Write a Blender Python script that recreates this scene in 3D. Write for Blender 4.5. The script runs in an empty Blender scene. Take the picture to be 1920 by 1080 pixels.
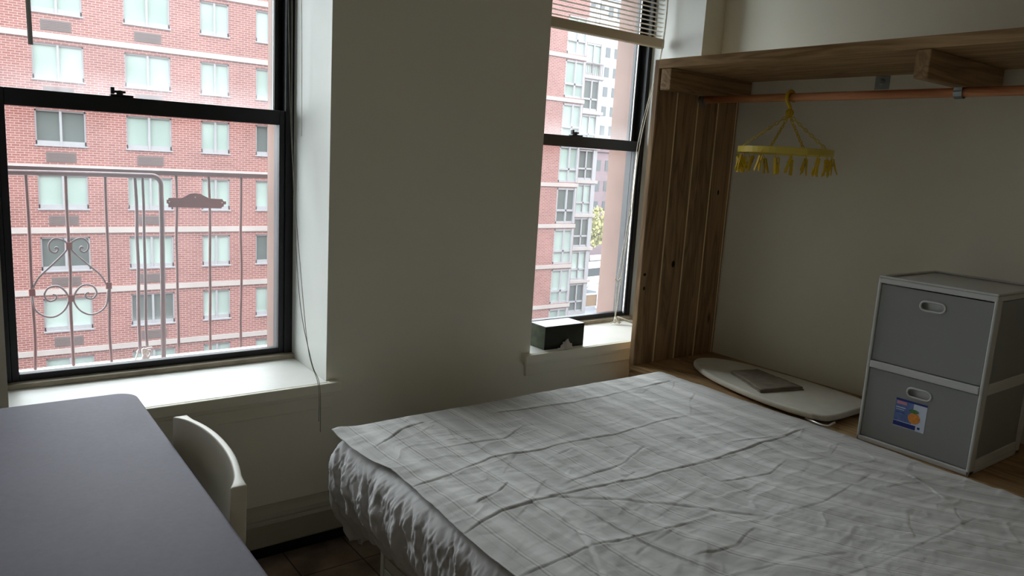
import bpy, bmesh, math, random
import numpy as np
from mathutils import Vector, Matrix
random.seed(4)
SC = bpy.context.scene
COL = SC.collection

# ------------------------------------------------------------------ materials
def lin(h):
    h = h.lstrip('#')
    o = []
    for i in (0, 2, 4):
        c = int(h[i:i+2], 16) / 255
        o.append(c / 12.92 if c <= .04045 else ((c + .055) / 1.055) ** 2.4)
    return tuple(o) + (1.0,)

class NT:
    def __init__(s, name):
        s.m = bpy.data.materials.new(name); s.m.use_nodes = True
        s.t = s.m.node_tree; s.n = s.t.nodes; s.n.clear()
        s.out = s.n.new('ShaderNodeOutputMaterial')
    def node(s, kind, **kw):
        n = s.n.new(kind)
        for k, v in kw.items():
            if hasattr(n, k) and not k[0].isupper(): setattr(n, k, v)
            else: n.inputs[k.replace('_', ' ')].default_value = v
        return n
    def link(s, a, ao, b, bi): s.t.links.new(a.outputs[ao], b.inputs[bi])
    def coords(s, scale=(1, 1, 1), loc=(0, 0, 0), rot=(0, 0, 0), src='Object'):
        c = s.node('ShaderNodeTexCoord'); m = s.node('ShaderNodeMapping')
        m.inputs['Scale'].default_value = scale; m.inputs['Location'].default_value = loc
        m.inputs['Rotation'].default_value = rot
        s.link(c, src, m, 'Vector'); return m
    def ramp(s, stops, interp='LINEAR'):
        r = s.node('ShaderNodeValToRGB'); cr = r.color_ramp; cr.interpolation = interp
        while len(cr.elements) < len(stops): cr.elements.new(.5)
        for e, (p, c) in zip(cr.elements, stops): e.position = p; e.color = c
        return r
    def mix(s, fac, a, b, blend='MIX'):
        m = s.node('ShaderNodeMix', data_type='RGBA', blend_type=blend)
        for key, v in ((0, fac), (6, a), (7, b)):
            if isinstance(v, tuple) and len(v) == 2 and not isinstance(v[0], float): s.link(v[0], v[1], m, key)
            else: m.inputs[key].default_value = v
        return m
    def bsdf(s, col, rough=.6, spec=.3, metal=0, bump=None, bstr=.2, bdist=.01, **kw):
        b = s.node('ShaderNodeBsdfPrincipled')
        if isinstance(col, tuple) and len(col) == 2: s.link(col[0], col[1], b, 'Base Color')
        else: b.inputs['Base Color'].default_value = col
        b.inputs['Roughness'].default_value = rough; b.inputs['Metallic'].default_value = metal
        b.inputs['Specular IOR Level'].default_value = spec
        for k, v in kw.items(): b.inputs[k.replace('_', ' ')].default_value = v
        if bump:
            bp = s.node('ShaderNodeBump'); bp.inputs['Strength'].default_value = bstr
            bp.inputs['Distance'].default_value = bdist
            s.link(bump[0], bump[1], bp, 'Height'); s.link(bp, 'Normal', b, 'Normal')
        s.link(b, 0, s.out, 0); return b

def mat_plain(name, c, rough=.6, spec=.3, metal=0, var=.06, scale=6, bump=.0, **kw):
    t = NT(name); m = t.coords((scale,)*3)
    nz = t.node('ShaderNodeTexNoise', Scale=1.0, Detail=4.0); t.link(m, 0, nz, 'Vector')
    c = lin(c) if isinstance(c, str) else c
    lo = tuple(max(0, v*(1-var)) for v in c[:3]) + (1.,); hi = tuple(min(1, v*(1+var)) for v in c[:3]) + (1.,)
    r = t.ramp([(.3, lo), (.7, hi)]); t.link(nz, 'Fac', r, 0)
    t.bsdf((r, 0), rough, spec, metal, (nz, 'Fac') if bump else None, bump, **kw)
    return t.m

def mat_wood(name, light, dark, axis='y', scale=1.0, rough=.6, knots=True):
    t = NT(name)
    sc = {'x': (1.2, 14, 14), 'y': (14, 1.2, 14), 'z': (14, 14, 1.2)}[axis]
    m = t.coords(tuple(v*scale for v in sc))
    n1 = t.node('ShaderNodeTexNoise', Scale=1.0, Detail=3.0, Distortion=1.2); t.link(m, 0, n1, 'Vector')
    mul = t.node('ShaderNodeMath', operation='MULTIPLY'); mul.inputs[1].default_value = 9.0; t.link(n1, 'Fac', mul, 0)
    fr = t.node('ShaderNodeMath', operation='PINGPONG'); fr.inputs[1].default_value = 1.0; t.link(mul, 0, fr, 0)
    n2 = t.node('ShaderNodeTexNoise', Scale=6.0, Detail=5.0); t.link(m, 0, n2, 'Vector')
    add = t.node('ShaderNodeMath', operation='MULTIPLY_ADD'); add.inputs[1].default_value = .6
    t.link(fr, 0, add, 0)
    h = t.node('ShaderNodeMath', operation='MULTIPLY'); h.inputs[1].default_value = .4; t.link(n2, 'Fac', h, 0); t.link(h, 0, add, 2)
    r = t.ramp([(.15, lin(light)), (.85, lin(dark))]); t.link(add, 0, r, 0)
    src = (r, 0)
    if knots:
        k = t.coords(tuple({'x': (2.2, 6, 6), 'y': (6, 2.2, 6), 'z': (6, 6, 2.2)}[axis]))
        v = t.node('ShaderNodeTexVoronoi', Scale=1.0); t.link(k, 0, v, 'Vector')
        kr = t.ramp([(.03, (1, 1, 1, 1)), (.1, (0, 0, 0, 1))]); t.link(v, 'Distance', kr, 0)
        mx = t.mix((kr, 0), src, lin('2e1c10')); src = (mx, 2)
    t.bsdf(src, rough, .25, bump=(add, 0), bstr=.12, bdist=.003)
    return t.m

def mat_wall(name, c):
    t = NT(name); m = t.coords()
    n1 = t.node('ShaderNodeTexNoise', Scale=1.3, Detail=5.0); t.link(m, 0, n1, 'Vector')
    n2 = t.node('ShaderNodeTexNoise', Scale=60.0, Detail=3.0); t.link(m, 0, n2, 'Vector')
    c = lin(c); r = t.ramp([(.3, tuple(v*.95 for v in c[:3])+(1,)), (.7, c)]); t.link(n1, 'Fac', r, 0)
    t.bsdf((r, 0), .75, .2, bump=(n2, 'Fac'), bstr=.06, bdist=.004)
    return t.m

M = {}
M['wall'] = mat_wall('cream_wall_paint', 'ece8d8')
M['ceiling'] = mat_wall('ceiling_paint', 'eeece6')
M['trim'] = mat_plain('white_gloss_trim_paint', 'e4e2dc', .4, .4, var=.03, scale=9)
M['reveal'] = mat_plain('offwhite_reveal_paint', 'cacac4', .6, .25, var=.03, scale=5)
M['heater'] = mat_plain('beige_enamel', 'a8a595', .45, .4, var=.05)
M['black_frame'] = mat_plain('black_painted_metal', '131316', .45, .4, var=.3, scale=20)
M['alu'] = mat_plain('bare_aluminium', 'dcdcdc', .3, .5, .6, var=.05)
M['strip'] = mat_plain('worn_beige_wood_strip', '9a8f7c', .6, .3, var=.15, scale=18)
M['rod'] = mat_wood('pinkish_dowel', 'd09468', 'a8683f', 'y', 1.0, .5, knots=False)
M['pine'] = mat_wood('pine_lengthwise', 'b2936a', '866846', 'y', 1.0)
M['pine_x'] = mat_wood('pine_crosswise', 'a88a64', '7c6042', 'x', 1.0)
M['pine_z'] = mat_wood('pine_upright', 'a98a66', '7a5f42', 'z', 1.0)
M['knot'] = mat_plain('dark_wood_knot', '24170d', .6, .2, var=.3, scale=90)
M['pine_pale'] = mat_plain('pale_pine_groove', 'ecd2a6', .6, .2, var=.1)
M['plastic_white'] = mat_plain('white_plastic', 'c2c2c0', .35, .4, var=.02)
M['chair'] = mat_plain('cream_chair_plastic', 'e6e1d2', .4, .4, var=.02)
M['steel'] = mat_plain('galvanised_steel', '9aa0a0', .35, .5, .8, var=.1, scale=40)
M['yellow'] = mat_plain('yellow_plastic', 'd2b021', .35, .4, var=.05)
M['yellow_pale'] = mat_plain('pale_yellow_plastic', 'dcc65a', .35, .4, var=.05)
M['cord'] = mat_plain('offwhite_cord', 'cfc9b8', .8, .1, var=.1, scale=60)
M['cord_dark'] = mat_plain('grey_cord', '8f8b80', .8, .1, var=.1, scale=60)
M['wand'] = mat_plain('grey_plastic_wand', '928c86', .3, .5, var=.05)
M['blind'] = mat_plain('ivory_blind', 'b9ab90', .5, .3, var=.03)
M['slat'] = mat_plain('ivory_slat', 'd6d0c2', .45, .3, var=.02)
M['rust'] = mat_plain('rust_red_paint', '74504b', .55, .3, var=.2, scale=14)
M['rust_dull'] = mat_plain('dull_mauve_paint', '7b6667', .5, .4, var=.15, scale=12)
M['scroll'] = mat_plain('worn_grey_metal', '7f7678', .4, .5, .3, var=.15, scale=30)
M['plaque'] = mat_plain('brick_red_plaque', '84483f', .6, .2, var=.1, scale=30)
M['ledge'] = mat_plain('pale_ledge_paint', 'd8d4d0', .6, .3, var=.06, scale=20)
M['belt'] = mat_plain('cast_stone_band', '9a938f', .8, .2, var=.06, scale=.8)
M['bwin'] = mat_plain('white_window_metal', '8c8c8f', .5, .3, var=.04)
M['vent'] = mat_plain('grey_grille', '625654', .7, .2, var=.05)
M['white_tower'] = mat_plain('pale_concrete', '7c7c7e', .8, .2, var=.04, scale=.3)
M['dark_glass'] = mat_plain('dark_window_glass', '2c3032', .35, .3, var=.1)
M['asphalt'] = mat_plain('asphalt', '55555a', .9, .1, var=.1, scale=.6)
M['white_car'] = mat_plain('white_car_paint', 'b4b4b4', .2, .5, var=.01)
M['grey_car'] = mat_plain('grey_car_paint', '5a5e62', .25, .5, var=.02)
M['tyre'] = mat_plain('tyre_rubber', '1a1a1a', .8, .2, var=.1)
M['bark'] = mat_plain('tree_bark', '4b3c2e', .9, .1, var=.3, scale=8)
M['orange_wood'] = mat_plain('orange_barrier', '6e563e', .7, .2, var=.15, scale=2)
M['ironing'] = mat_plain('offwhite_ironing_cover', 'cfcabd', .85, .1, var=.06, scale=14, bump=.15)
M['cloth'] = mat_plain('grey_brown_cloth', '8a8073', .9, .1, var=.15, scale=30, bump=.25)
M['tissue'] = mat_plain('tissue_paper', 'd8d4d2', .9, .1, var=.05, scale=30)
M['box_dark'] = mat_plain('dark_green_card', '23261d', .55, .3, var=.3, scale=22)
M['box_side'] = mat_plain('grey_green_card', '5d6353', .6, .3, var=.25, scale=30)
M['box_top'] = mat_plain('white_card', 'e8e8ec', .5, .3, var=.03)
M['bed_base'] = mat_plain('white_painted_base', 'c9c8bd', .5, .3, var=.05)
M['mattress'] = mat_plain('mattress_ticking', 'c8c6c2', .9, .1, var=.04)

def mat_desk():
    t = NT('grey_brown_laminate'); m = t.coords()
    n = t.node('ShaderNodeTexNoise', Scale=90.0, Detail=2.0); t.link(m, 0, n, 'Vector')
    n2 = t.node('ShaderNodeTexNoise', Scale=3.0, Detail=3.0); t.link(m, 0, n2, 'Vector')
    mx = t.mix(.7, (n, 'Fac'), (n2, 'Fac'))
    r = t.ramp([(.35, lin('6a6570')), (.65, lin('75707c'))]); t.link(mx, 2, r, 0)
    t.bsdf((r, 0), .62, .22, bump=(n, 'Fac'), bstr=.01, bdist=.001); return t.m
M['desk'] = mat_desk()
M['desk_edge'] = mat_plain('dark_desk_edging', '4a474c', .5, .3, var=.05)

def mat_floor():
    t = NT('brown_floor_tile'); m = t.coords()
    b = t.node('ShaderNodeTexBrick', offset=0.0, squash=1.0)
    t.link(m, 0, b, 'Vector')
    b.inputs['Color1'].default_value = lin('a39484'); b.inputs['Color2'].default_value = lin('948474')
    b.inputs['Mortar'].default_value = lin('4c3c30'); b.inputs['Scale'].default_value = 1.0
    b.inputs['Mortar Size'].default_value = .0025; b.inputs['Brick Width'].default_value = .23; b.inputs['Row Height'].default_value = .23
    n = t.node('ShaderNodeTexNoise', Scale=9.0, Detail=6.0); t.link(m, 0, n, 'Vector')
    r = t.ramp([(.3, (.45, .43, .42, 1)), (.7, (1.15, 1.12, 1.1, 1))]); t.link(n, 'Fac', r, 0)
    mx = t.mix(1.0, (b, 'Color'), (r, 0), 'MULTIPLY')
    t.bsdf((mx, 2), .45, .35); return t.m
M['floor'] = mat_floor()

def mat_brick(name, c1, c2, mortar, w=.3, h=.1, ms=.012):
    t = NT(name); c = t.node('ShaderNodeTexCoord'); s = t.node('ShaderNodeSeparateXYZ'); k = t.node('ShaderNodeCombineXYZ')
    t.link(c, 'Object', s, 0)
    ad = t.node('ShaderNodeMath', operation='ADD'); t.link(s, 'X', ad, 0); t.link(s, 'Y', ad, 1)
    t.link(ad, 0, k, 'X'); t.link(s, 'Z', k, 'Y')
    b = t.node('ShaderNodeTexBrick'); t.link(k, 0, b, 'Vector')
    b.inputs['Color1'].default_value = lin(c1); b.inputs['Color2'].default_value = lin(c2); b.inputs['Mortar'].default_value = lin(mortar)
    b.inputs['Scale'].default_value = 1.0; b.inputs['Mortar Size'].default_value = ms
    b.inputs['Brick Width'].default_value = w; b.inputs['Row Height'].default_value = h
    n = t.node('ShaderNodeTexNoise', Scale=.5, Detail=4.0); t.link(c, 'Object', n, 'Vector')
    r = t.ramp([(.3, (.88, .88, .88, 1)), (.7, (1.08, 1.06, 1.06, 1))]); t.link(n, 'Fac', r, 0)
    mx = t.mix(1.0, (b, 'Color'), (r, 0), 'MULTIPLY')
    t.bsdf((mx, 2), .85, .15); return t.m
M['brick'] = mat_brick('red_brick', '835650', '764843', '9c857f')
M['brick_old'] = mat_brick('old_purple_brick', '66565a', '5c4c50', '6e6264', .4, .14, .02)
M['stucco'] = mat_plain('pinkish_brown_stucco', '7a6259', .9, .1, var=.08, scale=5, bump=.1)

def mat_bglass():
    t = NT('pale_blind_behind_glass'); m = t.coords((.35, .35, .35))
    n = t.node('ShaderNodeTexNoise', Scale=1.0, Detail=1.0); t.link(m, 0, n, 'Vector')
    r = t.ramp([(.35, lin('80928b')), (.6, lin('97a8a2'))]); t.link(n, 'Fac', r, 0)
    t.bsdf((r, 0), .06, .5); return t.m
M['bglass'] = mat_bglass()
M['bglass_dark'] = mat_plain('grey_interior_behind_glass', '4c5553', .06, .5, var=.1, scale=.6)

def mat_pane(name, haze, dirt=0.0):  # haze scatter covers dust and also stands in for air haze and flare
    t = NT(name)
    tr = t.node('ShaderNodeBsdfTransparent'); tr.inputs[0].default_value = (.97, .985, .98, 1)
    df = t.node('ShaderNodeBsdfTranslucent'); df.inputs[0].default_value = (.9, .9, .92, 1)
    mx = t.node('ShaderNodeMixShader')
    m = t.coords((2.2, 2.2, 1.1)); n = t.node('ShaderNodeTexNoise', Scale=1.0, Detail=4.0); t.link(m, 0, n, 'Vector')
    a = t.node('ShaderNodeMath', operation='MULTIPLY_ADD'); a.inputs[1].default_value = haze*.8; a.inputs[2].default_value = haze*.6
    t.link(n, 'Fac', a, 0)
    fac = a
    if dirt:   # drip marks washed down to the bottom rail of the pane
        c = t.node('ShaderNodeTexCoord'); s = t.node('ShaderNodeSeparateXYZ'); t.link(c, 'Object', s, 0)
        zr = t.node('ShaderNodeMapRange'); zr.inputs[1].default_value = .09; zr.inputs[2].default_value = .0
        t.link(s, 'Z', zr, 0)
        m2 = t.coords((45, 1, 5)); n2 = t.node('ShaderNodeTexNoise', Scale=1.0, Detail=3.0); t.link(m2, 0, n2, 'Vector')
        p = t.node('ShaderNodeMath', operation='MULTIPLY'); t.link(zr, 0, p, 0); t.link(n2, 'Fac', p, 1)
        q = t.node('ShaderNodeMath', operation='MULTIPLY_ADD'); q.inputs[1].default_value = dirt; t.link(p, 0, q, 0); t.link(a, 0, q, 2)
        fac = q
    t.link(fac, 0, mx, 0); t.link(tr, 0, mx, 1); t.link(df, 0, mx, 2)
    gl = t.node('ShaderNodeBsdfGlossy'); gl.inputs['Roughness'].default_value = .02
    fr = t.node('ShaderNodeFresnel'); fr.inputs[0].default_value = 1.2
    m3 = t.node('ShaderNodeMixShader'); t.link(fr, 0, m3, 0); t.link(mx, 0, m3, 1); t.link(gl, 0, m3, 2)
    t.link(m3, 0, t.out, 0); return t.m
M['pane_upper'] = mat_pane('dusty_window_glass', .037, .12)
M['pane_lower'] = mat_pane('window_glass', .025)

def mat_frost2():
    t = NT('frosted_grey_plastic'); b = t.bsdf(lin('b4b5b3'), .4, .3)
    tl = t.node('ShaderNodeBsdfTranslucent'); tl.inputs[0].default_value = lin('c4c4c0')
    mx = t.node('ShaderNodeMixShader'); mx.inputs[0].default_value = .45
    t.link(b, 0, mx, 1); t.link(tl, 0, mx, 2); t.link(mx, 0, t.out, 0); return t.m
M['frost'] = mat_frost2()

def mat_coverlet():
    t = NT('pale_grey_striped_cotton')
    m = t.coords((1, 1, 1)); s = t.node('ShaderNodeAttribute'); s.attribute_name = 'weave'
    def bands(sc, stops, interp='LINEAR', off=0.0):
        k = t.node('ShaderNodeCombineXYZ')
        mu = t.node('ShaderNodeMath', operation='MULTIPLY_ADD'); mu.inputs[1].default_value = sc; mu.inputs[2].default_value = off
        t.link(s, 'Fac', mu, 0); t.link(mu, 0, k, 'X')
        n = t.node('ShaderNodeTexNoise', Scale=1.0, Detail=2.0); t.link(k, 0, n, 'Vector')
        r = t.ramp(stops, interp); t.link(n, 'Fac', r, 0); return r
    wide = bands(14, [(.40, lin('b9b7b4')), (.60, lin('d4d2cf'))])
    fine = bands(95, [(.36, (.74, .74, .74, 1)), (.44, (1, 1, 1, 1))], off=7.0)
    # narrow woven pin stripes at a regular pitch
    mm = t.node('ShaderNodeMath', operation='MULTIPLY'); mm.inputs[1].default_value = 1/.0925; t.link(s, 'Fac', mm, 0)
    fr = t.node('ShaderNodeMath', operation='FRACT'); t.link(mm, 0, fr, 0)
    pin = t.ramp([(0, (1, 1, 1, 1)), (.10, (1, 1, 1, 1)), (.12, (.55, .53, .52, 1)), (.15, (.55, .53, .52, 1)), (.17, (1, 1, 1, 1)), (.23, (1, 1, 1, 1)), (.25, (.6, .58, .57, 1)), (.28, (1, 1, 1, 1))])
    t.link(fr, 0, pin, 0)
    a = t.mix(.55, (wide, 0), (fine, 0), 'MULTIPLY'); b = t.mix(.75, (a, 2), (pin, 0), 'MULTIPLY')
    n = t.node('ShaderNodeTexNoise', Scale=600.0, Detail=2.0); t.link(m, 0, n, 'Vector')
    n2 = t.node('ShaderNodeTexNoise', Scale=26.0, Detail=6.0, Distortion=.8); t.link(m, 0, n2, 'Vector')
    ad = t.node('ShaderNodeMath', operation='MULTIPLY_ADD'); ad.inputs[1].default_value = .12
    t.link(n, 'Fac', ad, 0); t.link(n2, 'Fac', ad, 2)
    bs = t.bsdf((b, 2), .9, .1, bump=(ad, 0), bstr=.35, bdist=.006)
    bs.inputs['Sheen Weight'].default_value = .15
    return t.m
M['coverlet'] = mat_coverlet()
M['sheet'] = mat_plain('plain_grey_white_cotton', 'bdbaba', .9, .1, var=.05, scale=20, bump=.25)

def mat_leaf():
    return mat_plain('yellow_green_leaves', '8a8658', .8, .2, var=.3, scale=2)
M['leaf'] = mat_leaf()
M['lab_blue'] = mat_plain('label_dark_blue', '1d2c78', .4, .4, var=.05)
M['lab_mid'] = mat_plain('label_mid_blue', '5a70a4', .4, .4, var=.25, scale=60)
M['lab_white'] = mat_plain('label_white', 'c9d2e4', .4, .4, var=.05)
M['lab_red'] = mat_plain('label_red', 'c98a9a', .4, .4, var=.05)
M['lab_orange'] = mat_plain('label_orange', 'd98a34', .4, .4, var=.2, scale=120)
M['lab_green'] = mat_plain('label_green', '4c7a4c', .4, .4, var=.2, scale=120)

# ------------------------------------------------------------------ mesh helpers
class MB:
    def __init__(s): s.v = []; s.f = []; s.mi = []; s.cur = 0
    def add(s, vs, fs):
        o = len(s.v); s.v += [tuple(map(float, v)) for v in vs]
        for f in fs: s.f.append(tuple(i+o for i in f)); s.mi.append(s.cur)
        return s
    def box(s, x0, x1, y0, y1, z0, z1, rot=None, c=None):
        vs = [Vector((x, y, z)) for z in (z0, z1) for y in (y0, y1) for x in (x0, x1)]
        if rot is not None:
            c = Vector(c) if c is not None else Vector(((x0+x1)/2, (y0+y1)/2, (z0+z1)/2))
            vs = [rot @ (v-c) + c for v in vs]
        return s.add(vs, [(0, 2, 3, 1), (4, 5, 7, 6), (0, 1, 5, 4), (2, 6, 7, 3), (0, 4, 6, 2), (1, 3, 7, 5)])
    def tube(s, pts, r, n=8, closed=False):
        P = [Vector(p) for p in pts]; N = len(P)
        rr = r if isinstance(r, (list, tuple)) else [r]*N
        rings = []; up = None
        for i in range(N):
            if closed: d = P[(i+1) % N] - P[i-1]
            else: d = P[min(i+1, N-1)] - P[max(i-1, 0)]
            if d.length < 1e-9: d = Vector((0, 0, 1))
            d.normalize()
            if up is None: up = Vector((0, 0, 1)) if abs(d.z) < .9 else Vector((1, 0, 0))
            a = d.cross(up)
            if a.length < 1e-4: a = d.orthogonal()
            a.normalize(); b = d.cross(a).normalized(); up = a.cross(d)
            rings.append([P[i] + (a*math.cos(2*math.pi*k/n) + b*math.sin(2*math.pi*k/n))*rr[i] for k in range(n)])
        vs = [v for r_ in rings for v in r_]; fs = []
        for i in range(N if closed else N-1):
            j = (i+1) % N
            for k in range(n):
                k2 = (k+1) % n; fs.append((i*n+k, i*n+k2, j*n+k2, j*n+k))
        if not closed: fs.append(tuple(range(n-1, -1, -1))); fs.append(tuple((N-1)*n+k for k in range(n)))
        return s.add(vs, fs)
    def prism(s, poly, axis, a, b):
        """poly: list of 2D points; axis: extrusion axis; from a to b."""
        def p3(p, t):
            return {'x': (t, p[0], p[1]), 'y': (p[0], t, p[1]), 'z': (p[0], p[1], t)}[axis]
        n = len(poly); vs = [p3(p, a) for p in poly] + [p3(p, b) for p in poly]
        fs = [tuple(range(n)), tuple(range(2*n-1, n-1, -1))]
        for i in range(n):
            j = (i+1) % n; fs.append((i, i+n, j+n, j))
        return s.add(vs, fs)
    def grid(s, pts):
        """pts: 2D array [i][j] of points -> quad surface."""
        ni, nj = len(pts), len(pts[0]); vs = [p for r in pts for p in r]; fs = []
        for i in range(ni-1):
            for j in range(nj-1): fs.append((i*nj+j, i*nj+j+1, (i+1)*nj+j+1, (i+1)*nj+j))
        return s.add(vs, fs)
    def build(s, name, mats, parent=None, bevel=0, smooth=False, solid=0, subsurf=0, origin=None, seg=2):
        me = bpy.data.meshes.new(name)
        o = bpy.data.objects.new(name, me); COL.objects.link(o)
        w = Vector((0, 0, 0)); q = parent
        while q is not None: w += q.location; q = q.parent
        if origin is not None: o.location = Vector(origin) - w; w = Vector(origin)
        me.from_pydata([(v[0]-w.x, v[1]-w.y, v[2]-w.z) for v in s.v], [], s.f)
        for m in (mats if isinstance(mats, (list, tuple)) else [mats]): me.materials.append(M[m] if isinstance(m, str) else m)
        me.polygons.foreach_set('material_index', s.mi)
        bm = bmesh.new(); bm.from_mesh(me)
        if not solid and not getattr(s, 'keep', False): bmesh.ops.recalc_face_normals(bm, faces=bm.faces)
        bm.to_mesh(me); bm.free()
        if smooth: me.polygons.foreach_set('use_smooth', [True]*len(me.polygons))
        me.update()
        if parent is not None: o.parent = parent
        if subsurf:
            md = o.modifiers.new('sub', 'SUBSURF'); md.levels = subsurf; md.render_levels = subsurf
        if solid:
            md = o.modifiers.new('thick', 'SOLIDIFY'); md.thickness = solid; md.offset = -1
        if bevel:
            md = o.modifiers.new('edge', 'BEVEL'); md.width = bevel; md.segments = seg; md.limit_method = 'ANGLE'; md.harden_normals = False
        return o

def tag(o, label, cat, group=None, kind=None):
    o['label'] = label; o['category'] = cat
    if group: o['group'] = group
    if kind: o['kind'] = kind
    return o
def thing(name, loc, label, cat, group=None, kind=None):
    o = bpy.data.objects.new(name, None); COL.objects.link(o); o.location = loc
    o.empty_display_size = .1
    return tag(o, label, cat, group, kind)
def copy_part(o, parent, loc):
    c = o.copy(); COL.objects.link(c); c.parent = parent; c.location = loc; return c

def catmull(pts, n=8):
    P = [Vector(p) for p in pts]; P = [2*P[0]-P[1]] + P + [2*P[-1]-P[-2]]; out = []
    for i in range(1, len(P)-2):
        for k in range(n):
            t = k/n
            out.append(.5*((2*P[i]) + (-P[i-1]+P[i+1])*t + (2*P[i-1]-5*P[i]+4*P[i+1]-P[i+2])*t*t + (-P[i-1]+3*P[i]-3*P[i+1]+P[i+2])*t**3))
    out.append(P[-2]); return out

def cells(holes, x0, x1, z0, z1):
    xs = sorted({x0, x1, *[h[0] for h in holes], *[h[1] for h in holes]}); zs = sorted({z0, z1, *[h[2] for h in holes], *[h[3] for h in holes]})
    def solid(i, j):
        if not (0 <= i < len(xs)-1 and 0 <= j < len(zs)-1): return False
        cx, cz = (xs[i]+xs[i+1])/2, (zs[j]+zs[j+1])/2
        return not any(h[0] < cx < h[1] and h[2] < cz < h[3] for h in holes)
    return xs, zs, solid
def holed(mb, x0, x1, z0, z1, y0, y1, holes):
    """A wall in the XZ plane from y0 to y1 with rectangular openings."""
    xs, zs, solid = cells(holes, x0, x1, z0, z1)
    for i in range(len(xs)-1):
        for j in range(len(zs)-1):
            if not solid(i, j): continue
            a, b, c, d = xs[i], xs[i+1], zs[j], zs[j+1]
            mb.add([(a, y0, c), (b, y0, c), (b, y0, d), (a, y0, d)], [(0, 1, 2, 3)])
            mb.add([(a, y1, c), (b, y1, c), (b, y1, d), (a, y1, d)], [(3, 2, 1, 0)])
            if not solid(i-1, j): mb.add([(a, y0, c), (a, y1, c), (a, y1, d), (a, y0, d)], [(3, 2, 1, 0)])
            if not solid(i+1, j): mb.add([(b, y0, c), (b, y1, c), (b, y1, d), (b, y0, d)], [(0, 1, 2, 3)])
            if not solid(i, j-1): mb.add([(a, y0, c), (b, y0, c), (b, y1, c), (a, y1, c)], [(3, 2, 1, 0)])
            if not solid(i, j+1): mb.add([(a, y0, d), (b, y0, d), (b, y1, d), (a, y1, d)], [(0, 1, 2, 3)])
    mb.keep = True

# ------------------------------------------------------------------ camera
C = [[0.799, 0.056, -0.598], [-0.598, 0.172, -0.783], [0.059, 0.984, 0.171]]
pitch, yaw, roll, fpx = 0.17180936, -0.65249393, 0.05994707, 1410.178
cam = bpy.data.cameras.new('camera'); co = bpy.data.objects.new('camera', cam); COL.objects.link(co)
cam.sensor_width = 36; cam.lens = fpx/1920*36; cam.clip_start = .02; cam.clip_end = 600
co.matrix_world = Matrix.Translation((0, 0, 1.47)) @ (Matrix.Rotation(yaw, 4, 'Z') @ Matrix.Rotation(math.pi/2-pitch, 4, 'X') @ Matrix.Rotation(roll, 4, 'Z'))
SC.camera = co

# ------------------------------------------------------------------ room shell
XL, XR, YF, YB, H = -.62, 3.125, 2.5, -1.3, 2.78
b = MB(); b.box(XL-.1, XR+.1, YB-.1, YF+.05, -.1, 0); tag(b.build('floor', 'floor'), 'brown square floor tiles with dark seams', 'floor', kind='structure')
b = MB(); b.box(XL-.1, XR+.1, YB-.1, YF+.5, H, H+.1); tag(b.build('ceiling', 'ceiling'), 'pale painted ceiling above the room', 'ceiling', kind='structure')
b = MB(); b.box(XR, XR+.12, YB-.1, YF+.5, 0, H); tag(b.build('wall_right', 'wall'), 'cream side wall behind the open wooden wardrobe', 'wall', kind='structure')
b = MB(); b.box(XL-.12, XL, YB-.1, YF+.5, 0, H); tag(b.build('wall_left', 'wall'), 'cream wall beside the grey desk', 'wall', kind='structure')
b = MB(); b.box(XL, XR, YB-.12, YB, 0, H); tag(b.build('wall_back', 'wall'), 'cream wall opposite the two windows', 'wall', kind='structure')

# window wall: openings (front rectangle, back rectangle at the frames)
FY = 2.86                        # room face of the window frames
ZS, ZH = .585, 2.5
W1f, W1b = (.118, 1.082), (.125, 1.092)
W2f, W2b = (2.03, 2.978), (2.03, 3.026)
b = MB()
holes = [(W1f[0], W1f[1], ZS, ZH), (W2f[0], W2f[1], ZS, ZH)]
xs, zs, solid = cells(holes, XL, XR, 0, H)
for i in range(len(xs)-1):
    for j in range(len(zs)-1):
        if solid(i, j): b.add([(xs[i], YF, zs[j]), (xs[i+1], YF, zs[j]), (xs[i+1], YF, zs[j+1]), (xs[i], YF, zs[j+1])], [(0, 1, 2, 3)])
b.cur = 1
for f, k in ((W1f, W1b), (W2f, W2b)):
    yb = 2.955
    b.add([(f[0], YF, ZS), (k[0], yb, ZS), (k[0], yb, ZH), (f[0], YF, ZH)], [(3, 2, 1, 0)])
    b.add([(f[1], YF, ZS), (k[1], yb, ZS), (k[1], yb, ZH), (f[1], YF, ZH)], [(0, 1, 2, 3)])
    b.add([(f[0], YF, ZS), (f[1], YF, ZS), (k[1], yb, ZS), (k[0], yb, ZS)], [(0, 1, 2, 3)])
    b.add([(f[0], YF, ZH), (f[1], YF, ZH), (k[1], yb, ZH), (k[0], yb, ZH)], [(3, 2, 1, 0)])
b.keep = True
tag(b.build('wall_front', ['wall', 'reveal']), 'cream wall with two deep window openings', 'wall', kind='structure')
# outside masonry of the same wall, its unseen extent added to shade the facade
b = MB(); holed(b, -40, 90, -15, 30, 2.955, 3.118, [(.13, 1.078, .56, 2.46), (2.06, 3.012, .56, 2.46)])
tag(b.build('wall_outer', 'stucco'), 'pinkish brown masonry jambs outside the windows', 'wall', kind='structure')

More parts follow.
